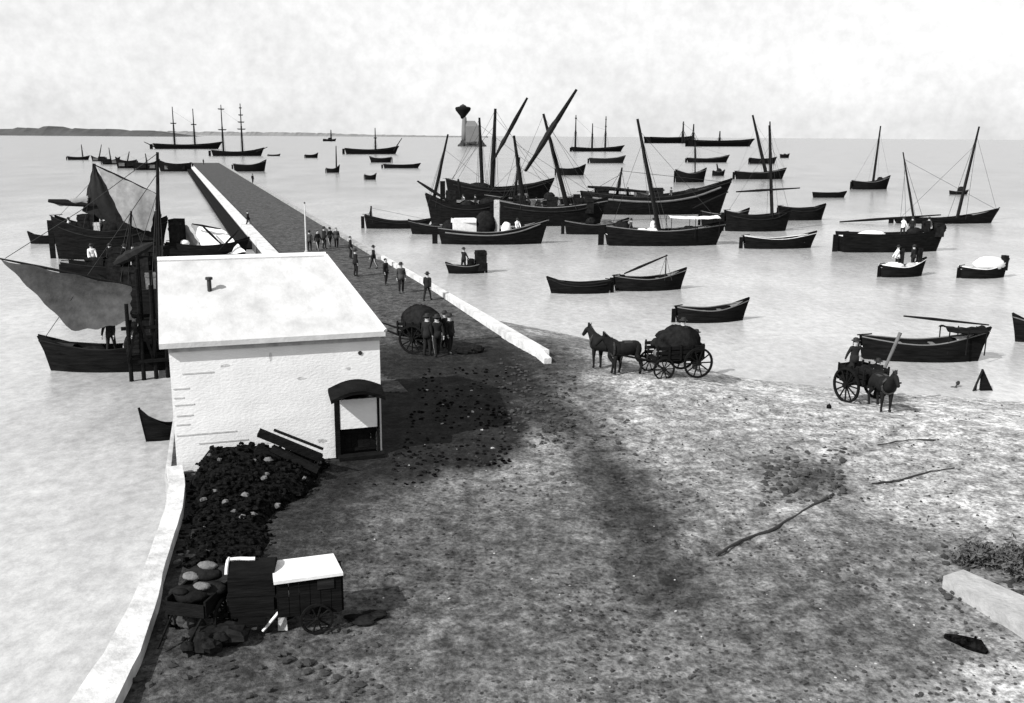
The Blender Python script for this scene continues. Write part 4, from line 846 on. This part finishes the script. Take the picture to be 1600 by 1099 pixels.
def make_cart(label, r=.68, blen=2.0, shaft=1.9, load='high', wheels=1, loc=(0, 0, 0), rz=0, mt='timber', wd=1.15, hoop=False):
    """x forward (horse side)"""
    o = thing('horse_cart', label, 'cart', loc, rz)
    zf = r + .12
    mb = MB()
    for k in range(6): mb.box((0, -wd / 2 + .1 + k * (wd - .2) / 5, zf), (blen, (wd - .2) / 5 - .01, .05))
    mb.build('floor', M[mt], o)
    for sg in (-1, 1):
        mb = MB()
        for z_ in (.12, .3, .48): mb.box((0, sg * wd / 2, zf + z_), (blen, .035, .13))
        for k in range(5): mb.box((-blen / 2 + .06 + k * (blen - .12) / 4, sg * (wd / 2 + .03), zf + .3), (.06, .05, .62))
        mb.build('side', M[mt], o)
        mb = MB(); wx = (-.05,) if wheels == 1 else (blen * .36, -blen * .34)
        for x_, r_ in zip(wx, (r,) if wheels == 1 else (r * .72, r)):
            mb = MB(); wheel_mesh(mb, (x_, sg * (wd / 2 + .16), r_ + .012), r_, 12 if r_ > .6 else 10); mb.build('wheel', M['timber'], o)
        mb = MB(); mb.tube([(-blen / 2, sg * .42, zf - .06), (blen / 2, sg * .42, zf - .04), (blen / 2 + shaft, sg * .34, 1.02)], [.05, .05, .03], 7); mb.build('shaft', M[mt], o)
    mb = MB()
    for x_, r_ in zip(wx, (r,) if wheels == 1 else (r * .72, r)): mb.tube([(x_, -wd / 2 - .2, r_ + .012), (x_, wd / 2 + .2, r_ + .012)], .045, 8)
    mb.build('axle', M['iron'], o)
    mb = MB(); mb.box((-blen / 2, 0, zf + .3), (.04, wd - .06, .5)); mb.build('tailboard', M[mt], o)
    if load == 'high':
        rr = random.Random(5)
        for k in range(11):
            mb = MB(); lay = k // 5; mb.lump((rr.uniform(-.7, .6) * blen / 2, rr.uniform(-.3, .3) * wd, zf + .22 + .3 * lay), .36, k, (1.15, .8, .62), 8, rough=.08); mb.build('sack', M['darkcargo' if k % 4 else 'bale'], o, smooth=True)
        mb = MB(); mb.lump((-.12, 0, zf + .5), .52, 77, (1.8, 1.15, 1.45), 12, rough=.07); mb.build('tarpaulin', M['darkcargo'], o, smooth=True)
    if load == 'low':
        for k in range(5): mb = MB(); mb.lump((-.6 + k * .3, .12 * (-1) ** k, zf + .3), .36, k + 40, (1, .9, .8), 8, rough=.1); mb.build('sack', M['darkcargo'], o)
    return o
# laden cart on the beach, team of two in file, heading left
cb = G(1052, 586, hgt(6.5, 36)); cb = Vector((6.15, 36.0, hgt(6.2, 36)))
cz = hgt(6.2, 36)
def gz(px, py):
    p = G(px, py)
    for _ in range(6): p = G(px, py, hgt(p.x, p.y))
    return p
c0 = gz(1052, 586); dirn = (gz(975, 584) - c0); rz0 = math.atan2(dirn.y, dirn.x)
make_cart('heavily laden four wheeled horse cart standing on the sand near the shore', .60, 2.0, 1.5, 'high', 2, c0, rz0 + .25)
h1 = make_horse('dark horse harnessed between the shafts of the laden sand cart', 'hide'); p = gz(979, 585); h1.location = p; h1.rotation_euler.z = rz0 + .18; h1.scale = (.92,) * 3
h2 = clone(h1, gz(946, 580), rz0 - .9, 'lead horse, leftmost of the two pulling the laden cart, turned to face the pier', None, .95)
h1['group'] = h2['group'] = 'horses pulling the laden cart'
put_person(1066, 560, 2.4, 'stand', 'carter sitting high on the load of the cart by the shore', loc=c0 + Vector((.3, .05, .62)), coat='cloth', scale=.9)
put_person(1100, 560, 1.4, 'stand', 'man in a dark coat standing at the tail of the laden cart', loc=gz(1088, 582) + Vector((0, .4, 0)), scale=.95)
# right cart seen end on
c1 = gz(1342, 628); make_cart('horse cart with driver standing on it, at right near the shore', .66, 1.4, .8, 'low', 1, c1 + Vector((.1, .1, 0)), R(-66), wd=1.1)
h3 = clone(h1, gz(1374, 640), R(-86), 'dark horse harnessed to the right hand cart near the shore', 'horses near the shore', .88)
put_person(0, 0, .3, 'wide', 'driver standing upright on the right hand cart', loc=c1 + Vector((-.25, .15, .78)), scale=.88)
put_person(0, 0, .9, 'stand', 'man standing between the right hand cart and its horse', loc=gz(1367, 622), scale=.85)
pl = thing('wooden_pole', 'long pale grey pole leaning over the right hand cart', 'pole', c1 + Vector((.9, -.05, .3)))
mb = MB(); P = pl.location; a_ = A(1376, 590, P.y) - P; b_ = A(1407, 520, P.y) - P; mb.tube([a_, b_], [.05, .07], 8); mb.build('shaft', M['spar2'], pl)
# trestle by the water at far right
tp = gz(1535, 616); tr = thing('wooden_trestle', 'dark A-shaped wooden trestle standing on the wet sand at far right', 'trestle', tp, .2)
mb = MB(); mb.add([(-.12, -.05, 0), (.48, -.1, 0), (.0, .12, 1.02), (-.12, .08, 1.02), (-.02, .2, 0), (.5, .22, 0)], [(0, 1, 2, 3), (1, 5, 2), (5, 4, 3, 2), (4, 0, 3), (0, 4, 5, 1)]); mb.build('panel', M['tar'], tr)
mb = MB(); mb.beam((-.08, .05, 1.0), (-.48, 0, 0), .06, .06); mb.beam((-.3, .03, .5), (-.3, .02, .02), .04, .04); mb.build('leg', M['tar2'], tr)
mb = MB(); mb.beam((-1.0, 0, .04), (.3, -.1, .05), .12, .06); mb.build('foot_board', M['tar2'], tr)
tp = gz(1490, 612); mb = MB(); mb.lump((0, 0, .1), .14, 3, (1.4, 1, .8)); mb.lump((.16, .05, .35), .08, 4, (1, 1, 1.2)); mb.tube([(.02, 0, .1), (.15, .04, .32)], .03, 6)
tag(mb.build('mooring_anchor', M['iron'], None, tp), 'small dark anchor lying left of the trestle on the wet sand', 'anchor')
mk = []
for k, (px, py, s_, lb) in enumerate([(1286, 574, .11, 'dark round float on the sand left of the right hand cart, highest of the three'), (1296, 598, .10, 'middle dark round float left of the right hand cart'), (1295, 640, .09, 'lowest dark float left of the right hand cart')]):
    p = gz(px, py); mb = MB(); mb.lump((0, 0, s_), s_, k, (1, 1, 1.1), 8, rough=.04); mb.tube([(0, 0, s_ * 2), (0, 0, s_ * 2.4)], .02, 6); tag(mb.build('fishing_float', M['tar'], None, p), lb, 'float', 'floats left of the right hand cart')

# cart waiting at the foot of the pier with people
c2 = G(662, 552, .0); make_cart('dark laden cart waiting at the foot of the pier beside the building', .62, 1.5, 1.2, 'high', 1, c2 + Vector((-.25, .5, 0)), R(160))
PG = 'people around the waiting cart'
for k, (px, py, rz, pose, lb) in enumerate([(650, 540, .5, 'stand', 'person standing at the left front of the waiting cart'), (668, 556, 2.5, 'stand', 'person in front of the wheel of the waiting cart'), (683, 556, 3.6, 'walk', 'person behind the tail of the waiting cart'), (703, 552, 1.0, 'stand', 'person standing apart at the right of the waiting cart'), (695, 545, 1.4, 'wide', 'person gesturing at the right of the waiting cart')]):
    put_person(px, py, rz, pose, lb, group=PG, scale=1.0 - .02 * k)
for k, (px, py, ln, lb) in enumerate([(725, 553, 1.3, 'long dark bundle lying right of the waiting cart'), (748, 550, .8, 'shorter dark bundle lying farther right of the waiting cart')]):
    p = G(px, py); mb = MB(); mb.lump((0, 0, .12), .3, k + 4, (ln, .7, .55), 9, rough=.12); tag(mb.build('bundle', M['darkcargo'], None, p), lb, 'bundle', 'bundles by the waiting cart')
# white pole on the pier
pp = G(479, 398); po = thing('flagpole', 'pale pole standing on the pier behind the building ridge', 'pole', pp); tp_ = A(479, 318, pp.y) - pp
mb = MB(); mb.tube([(0, 0, 0), (0, 0, tp_.z)], [.08, .04], 10); mb.build('shaft', M['kerb'], po); mb = MB(); mb.lathe([(.16, 0), (.16, .25), (.1, .3)], (0, 0, 0), 12); mb.build('base', M['stone'], po)
mb = MB(); mb.lump((0, 0, tp_.z + .03), .07, 3, n=8, rough=.01); mb.build('finial', M['iron'], po)

# ------------------------------------------------------------------ timber leaning, black heap in place of shade, hand carts
TG = 'dark timbers leaning by the building wall'
for k, (a_, b_, w_, lb) in enumerate([((404, 676), (502, 716), .2, 'longest dark squared timber leaning towards the doorway'), ((400, 700), (470, 738), .22, 'dark timber lying left below the longest one'), ((428, 672), (505, 702), .06, 'thin dark pole above the longest leaning timber'), ((425, 700), (498, 735), .16, 'dark timber between the longest and the lowest ones')]):
    P = A(a_[0], a_[1], 24.1 + .05 * k); Q = A(b_[0], b_[1], 24.5 - .15 * k); c_ = (P + Q) / 2
    mb = MB(); mb.beam(P - c_, Q - c_, w_, w_); tag(mb.build('timber', M['timber'], None, c_), lb, 'timber', TG)
def heap(name, label, cat, poly, h, seed, m_, res=.22, loc=(0, 0), chunks=260, cs=(.05, .16), mat2=None):
    rr = random.Random(seed); mb = MB()
    xs = [p[0] for p in poly]; ysx = [p[1] for p in poly]
    def inside(x, y):
        c = False; j = len(poly) - 1
        for i in range(len(poly)):
            xi, yi = poly[i]; xj, yj = poly[j]
            if (yi > y) != (yj > y) and x < (xj - xi) * (y - yi) / (yj - yi) + xi: c = not c
            j = i
        return c
    def ed(x, y):
        d = 9
        for i in range(len(poly)):
            a = Vector(poly[i]); b = Vector(poly[(i + 1) % len(poly)]); p = Vector((x, y)); ab = b - a; t = max(0, min(1, (p - a).dot(ab) / ab.length_squared)); d = min(d, (p - a - ab * t).length)
        return d
    nx = int((max(xs) - min(xs)) / res) + 1; ny = int((max(ysx) - min(ysx)) / res) + 1; idx = {}; vs = []
    for i in range(nx + 1):
        for j in range(ny + 1):
            x = min(xs) + i * res; y = min(ysx) + j * res
            if inside(x, y):
                e = ed(x, y); z = h(x, y) * min(1, e / .6) + rr.uniform(-.02, .02) * min(1, e); idx[i, j] = len(vs); vs.append((x, y, max(.012, z) if e > .1 + .4 * abs(math.sin(x * 3.1 + y) * math.sin(y * 2.3 - x)) * rr.uniform(.6, 1) else -.05))
    fs = [(idx[i, j], idx[i + 1, j], idx[i + 1, j + 1], idx[i, j + 1]) for (i, j) in idx if (i + 1, j) in idx and (i + 1, j + 1) in idx and (i, j + 1) in idx]
    mb.add(vs, fs)
    keys = list(vs)
    for k in range(chunks):
        x, y, z = rr.choice(keys); mb.lump((x + rr.uniform(-.1, .1), y + rr.uniform(-.1, .1), z + .02), rr.uniform(*cs), k, (1, rr.uniform(.6, 1), rr.uniform(.5, .9)), 4, rough=.35, mi=1 if (mat2 and rr.random() < .05) else 0)
    return mb.build(name, [m_, mat2 or m_])
def bxy(x, y): v = Vector((-9.06, 24.7, 0)) + Matrix.Rotation(YAW, 3, 'Z') @ Vector((x, y, 0)); return (v.x, v.y)
poly = [(-8.75, 24.5), bxy(4.1, -.05), G(516, 742)[:2], G(500, 770)[:2], G(455, 795)[:2], G(425, 812)[:2], G(432, 850)[:2], G(415, 885)[:2], G(330, 892)[:2], (-7.15, 18.7), (-7.55, 20.5), (-8.05, 22.5)]
hp = heap('shade_heap', '', '', poly, lambda x, y: .15 + .75 * max(0, min(1, (y - 20.8) / 3.4)) * max(.25, min(1, (-4.6 - x) / 2.4)), 3, M['jet_black'], .2, chunks=700, cs=(.03, .11), mat2=M['bale'])  # black heap shaped to stand in for the shade before the wall
tag(hp, 'black heap built in place of shade in the corner between the building and quay wall', 'shade heap')
# three small vehicles parked at the bottom left
c3 = G(487, 985)
o = thing('covered_cart', 'small dark two wheeled cart with a flat white roof at bottom left', 'cart', (c3.x - .08, c3.y + .25, 0), R(14))
zr = 1.12
mb = MB(); mb.add([(-.62, -.42, zr), (.62, -.42, zr + .05), (.50, .50, zr + .03), (-.66, .46, zr + .01)] + [(-.62, -.42, zr - .06), (.62, -.42, zr - .01), (.50, .50, zr - .03), (-.66, .46, zr - .05)], [(0, 1, 2, 3), (7, 6, 5, 4), (0, 4, 5, 1), (1, 5, 6, 2), (2, 6, 7, 3), (3, 7, 4, 0)]); mb.build('roof', M['pale'], o)
mb = MB()
for k in range(6): mb.box((-.46 + k * .19, -.34, .72), (.18, .04, .70))
for k in range(6): mb.box((-.46 + k * .19, .34, .72), (.18, .04, .70))
mb.box((-.56, 0, .72), (.04, .64, .7)); mb.box((.60, 0, .72), (.04, .64, .7)); mb.box((0, 0, .4), (1.16, .66, .06)); bd = mb.build('body', M['tar'], o)
mb = MB(); mb.box((.3, -.37, .98), (.3, .02, .24)); mb.build('window', M['tar2'], bd)
for sg in (-1, 1): mb = MB(); wheel_mesh(mb, (.12, sg * .44, .31), .30, 10, .05); mb.build('wheel', M['timber'], o)
mb = MB(); mb.tube([(.12, -.48, .31), (.12, .48, .31)], .03, 7); mb.build('axle', M['iron'], o)
for sg in (-1, 1): mb = MB(); mb.tube([(-.5, sg * .26, .5), (-.86, sg * .28, .95 if sg > 0 else .1)], [.03, .025], 7); mb.build('handle', M['pale' if sg < 0 else 'tar2'], o)
p = G(442, 985); mb = MB(); mb.add([(-.09, 0, 0), (.09, -.04, 0), (.05, .0, .62), (-.05, 0, .66), (-.07, .12, 0), (.09, .1, 0)], [(0, 1, 2, 3), (1, 5, 2), (5, 4, 3, 2), (4, 0, 3)])
tag(mb.build('canvas_bag', M['sack'], None, (p.x, p.y, 0), .2), 'pale canvas bag standing against the left end of the white roofed cart', 'bag')
c4 = G(390, 992)
o = thing('hooded_carriage', 'dark carriage with folded hood and a pale rim, between the roofed cart and quay wall', 'carriage', (c4.x, c4.y + .45, 0), R(8))
mb = MB(); N = 9; vs = []
for i in range(N + 1):
    an = math.pi * (i / N) ; 
    for sx_ in (-.42, .42): vs.append((sx_, -.36 * math.cos(an), .72 + .56 * math.sin(an) ** .6))
fs = [(i * 2, i * 2 + 1, i * 2 + 3, i * 2 + 2) for i in range(N)] + [tuple(i * 2 for i in range(N, -1, -1)), tuple(i * 2 + 1 for i in range(N + 1))]
mb.add(vs, fs); hd = mb.build('hood', M['tar'], o)
mb = MB(); mb.tube([(-.44, -.36 * math.cos(math.pi * i / 10), .72 + .58 * math.sin(math.pi * i / 10) ** .6) for i in range(2, 11)], .03, 6); mb.tube([(-.40 + .09 * i, .02 * math.sin(i), 1.305) for i in range(6)], .035, 6); mb.build('rim', M['pale'], hd)
mb = MB(); mb.box((0, 0, .58), (.9, .7, .3)); mb.box((0, -.38, .5), (.8, .06, .36)); mb.box((0, -.5, .30), (.5, .24, .04)); mb.build('body', M['tar'], o)
for sg in (-1, 1): mb = MB(); wheel_mesh(mb, (sg * .50, 0, .36), .35, 10, .05) ; ob = mb.build('wheel', M['timber'], o)
mb = MB(); mb.tube([(-.5, 0, .36), (.5, 0, .36)], .03, 7); mb.build('axle', M['iron'], o)
c5 = G(303, 1000)
o = thing('handcart', 'dark handcart piled with bundled sacking beside the quay wall at bottom left', 'cart', (c5.x, c5.y + .4, 0), R(-12))
mb = MB(); 
for k in range(4): mb.box((-.27 + .18 * k, 0, .5), (.17, .9, .05))
mb.build('floor', M['timber'], o)
for sg in (-1, 1):
    mb = MB(); mb.box((sg * .38, 0, .66), (.04, .9, .3)); mb.build('side', M['timber'], o)
    mb = MB(); wheel_mesh(mb, (0, 0, .34), .33, 10, .05); ob = mb.build('wheel', M['timber'], o); ob.rotation_euler.z = math.pi / 2; ob.location.x = sg * .48
    mb = MB(); mb.tube([(sg * .3, -.4, .5), (sg * .26, -1.0, .12)], .025, 6); mb.build('handle', M['timber'], o)
mb = MB(); mb.box((0, -.46, .62), (.74, .04, .24)); mb.build('tailboard', M['timber'], o)
for k, (x, y, z, r_, mt) in enumerate([(-.12, -.1, .74, .3, 'darkcargo'), (.16, .1, .80, .28, 'darkcargo'), (0, .25, 1.0, .26, 'darkcargo'), (-.16, .1, 1.0, .15, 'bale'), (.16, -.12, .94, .13, 'bale'), (.05, .3, 1.14, .15, 'bale'), (-.2, -.25, .85, .12, 'darkcargo')]):
    mb = MB(); mb.lump((x, y, z), r_, k, (1.3, .8, .5), 9, rough=.09); mb.build('sack', M[mt], o, smooth=True)
p = G(290, 985); mb = MB()
for k in range(9): mb.lump((.12 * math.cos(k * 2.3) * (1 + k * .12), .16 * math.sin(k * 2.3) * (1 + .1 * k), .12 + .05 * (k % 4)), .15, k + 60, (1, 1, .8), 7, rough=.15)
tag(mb.build('rubble_pile', M['rock'], None, (p.x, p.y + .2, 0)), 'dark rubble pile against the inside of the quay wall left of the handcart', 'rubble')
for k, (px, py, r_, q_, lb) in enumerate([(345, 1002, .36, (1.3, .8, .6), 'lumpy dark net pile in front of the hooded carriage at bottom left'), (318, 1024, .24, (1.0, .9, .8), 'dark net pile between the quay wall and the handcart handles'), (560, 975, .2, (1.6, .8, .35), 'flat dark net pile at the right of the white roofed cart')]):
    p = G(px, py); rr = random.Random(k + 90); mb = MB()
    for j in range(7): mb.lump((rr.uniform(-.3, .3) * q_[0], rr.uniform(-.2, .2), r_ * q_[2] * .6 + rr.uniform(0, .12) * q_[2]), r_ * rr.uniform(.5, .8), j + k * 9, q_, 7, rough=.2)
    tag(mb.build('net_pile', M['darkcargo'], None, (p.x, p.y + .1, 0), smooth=False), lb, 'net pile', 'net piles around the bottom left carts')

# ------------------------------------------------------------------ bottom right: low wall, shrubs, charred log
def slab(name, label, cat, px, z0, z1, m_):
    P = [G(a, b, z1) for a, b in px]; c = sum(P, Vector()) / len(P); c.z = 0; n_ = len(P)
    vs = [(p.x - c.x, p.y - c.y, z1) for p in P] + [(p.x - c.x, p.y - c.y, z0) for p in P]
    fs = [tuple(range(n_)), tuple(range(2 * n_ - 1, n_ - 1, -1))] + [(i, i + n_, (i + 1) % n_ + n_, (i + 1) % n_) for i in range(n_)]
    mb = MB(); mb.add(vs, fs); return tag(mb.build(name, m_, None, c), label, cat)
slab('low_wall', 'pale topped low wall entering from the right edge of the foreground', 'wall', [(1474, 900), (1505, 890), (1700, 975), (1730, 1060)], -.05, .24, mat('worn_limewash', .27, .9, .3, 3, .5))
def shrub(label, px, py, h, wd, seed, n_=420):
    rr = random.Random(seed); p = gz(px, py); o = thing('shrub', label, 'shrub', p, 0, 'shrubs behind the low wall')
    mb = MB(); tips = []
    for k in range(14):
        an = rr.uniform(0, 6.28); r_ = rr.uniform(.2, 1) * wd / 2; tpt = Vector((math.cos(an) * r_, math.sin(an) * r_ * .8, h * rr.uniform(.55, 1))); mb.tube([(0, 0, 0), tpt * .5 + Vector((0, 0, .05)), tpt], [.022, .014, .006], 5); tips.append(tpt)
    mb.build('branch', M['timber'], o)
    mb = MB()
    for k in range(n_):
        t_ = rr.choice(tips); u = rr.uniform(.25, 1.05); c_ = t_ * u + Vector((rr.gauss(0, .09), rr.gauss(0, .09), rr.gauss(0, .07))); s_ = rr.uniform(.03, .065)
        a = Vector((rr.gauss(0, 1), rr.gauss(0, 1), rr.gauss(0, .6))).normalized(); b = a.cross(Vector((rr.gauss(0, 1), rr.gauss(0, 1), 1))).normalized()
        mb.add([c_ + a * s_ * 1.7, c_ + b * s_ * .5, c_ - a * s_ * 1.7, c_ - b * s_ * .5], [(0, 1, 2, 3)])
    mb.build('foliage', M['foliage'], o)
shrub('dark shrub at the left tip of the low pale wall', 1512, 880, .30, .9, 1, 500)
shrub('taller dark shrub behind the middle of the low pale wall', 1552, 885, .55, 1.1, 2, 900)
shrub('dark shrub behind the low pale wall at the right edge', 1600, 905, .6, 1.2, 3, 900)
p = gz(1510, 1012); mb = MB(); mb.tube([(-.25, .32, .05), (-.12, .16, .08), (.02, .0, .09), (.16, -.10, .09), (.24, -.26, .05)], [.05, .09, .12, .13, .04], 8); mb.tube([(.1, -.05, .1), (.2, .1, .16)], [.05, .02], 6); mb.tube([(-.1, .14, .08), (-.22, .1, .14)], [.04, .015], 6)
tag(mb.build('driftwood_log', M['jet_black'], None, p), 'short charred log lying on the ground in the lower right corner', 'log')
# ropes along the ground
def ground_rope(label, pts, r_):
    P = [gz(*q_) for q_ in pts]; c = P[0].copy(); mb = MB(); fine = []
    for a, b in zip(P, P[1:]):
        for k in range(6): fine.append(a.lerp(b, k / 6) - c + Vector((random.uniform(-.03, .03), random.uniform(-.03, .03), r_ * .7)))
    mb.tube(fine, [r_ * random.uniform(.7, 1.3) for _ in fine], 6); tag(mb.build('mooring_rope', M['rope'], None, c), label, 'rope', 'ropes lying across the ground')
ground_rope('longer dark mooring rope lying diagonally across the open ground', [(1120, 868), (1160, 846), (1215, 825), (1262, 796), (1310, 770)], .035)
ground_rope('shorter dark mooring rope lying on the pale ground farther right', [(1362, 757), (1405, 752), (1455, 738), (1500, 731)], .025)
ground_rope('faint dark mooring rope nearest the right hand cart', [(1372, 696), (1420, 688), (1470, 688)], .02)
CHK = 1
# weed, droppings, stones and black lumps for the painted shadow, strewn over the ground: uncountable
mb = MB(); rr = random.Random(11)
def strew(n_, px0, px1, py0, py1, s0, s1, mi):
    for k in range(n_):
        p = gz(rr.uniform(px0, px1), rr.uniform(py0, py1))
        if p.x < xq(p.y) + .6: continue
        if p.y > 24 and p.x < -3.4: continue
        s_ = rr.uniform(s0, s1); mb.lump((p.x, p.y, p.z + s_ * .2), s_, rr.randint(0, 9999), (1, rr.uniform(.6, 1.2), rr.uniform(.35, .7)), 4, rough=.35, mi=mi)
strew(2200, 500, 1600, 620, 1099, .012, .045, 0)
strew(260, 780, 900, 560, 700, .03, .09, 0)
strew(160, 1190, 1320, 700, 790, .03, .10, 0)
strew(60, 860, 1000, 640, 760, .03, .09, 0)
strew(420, 600, 800, 575, 730, .02, .08, 2)  # black lumps added to deepen the painted building shadow
strew(90, 500, 700, 700, 760, .02, .08, 2)
strew(14, 605, 780, 600, 710, .03, .07, 1)
strew(120, 540, 1600, 640, 1099, .012, .03, 1)
strew(250, 300, 1100, 740, 1099, .015, .05, 0)
strew(90, 1470, 1600, 850, 940, .03, .09, 0)
strew(70, 200, 600, 940, 1090, .03, .10, 0)
tag(mb.build('strewn_weed_stones_and_shade_lumps', [M['rock'], M['sack'], M['jet_black']]), 'dark weed, black lumps darkening the painted shadow and small stones strewn over the open ground', 'stones', None, 'stuff')
print('objects', len(bpy.data.objects))
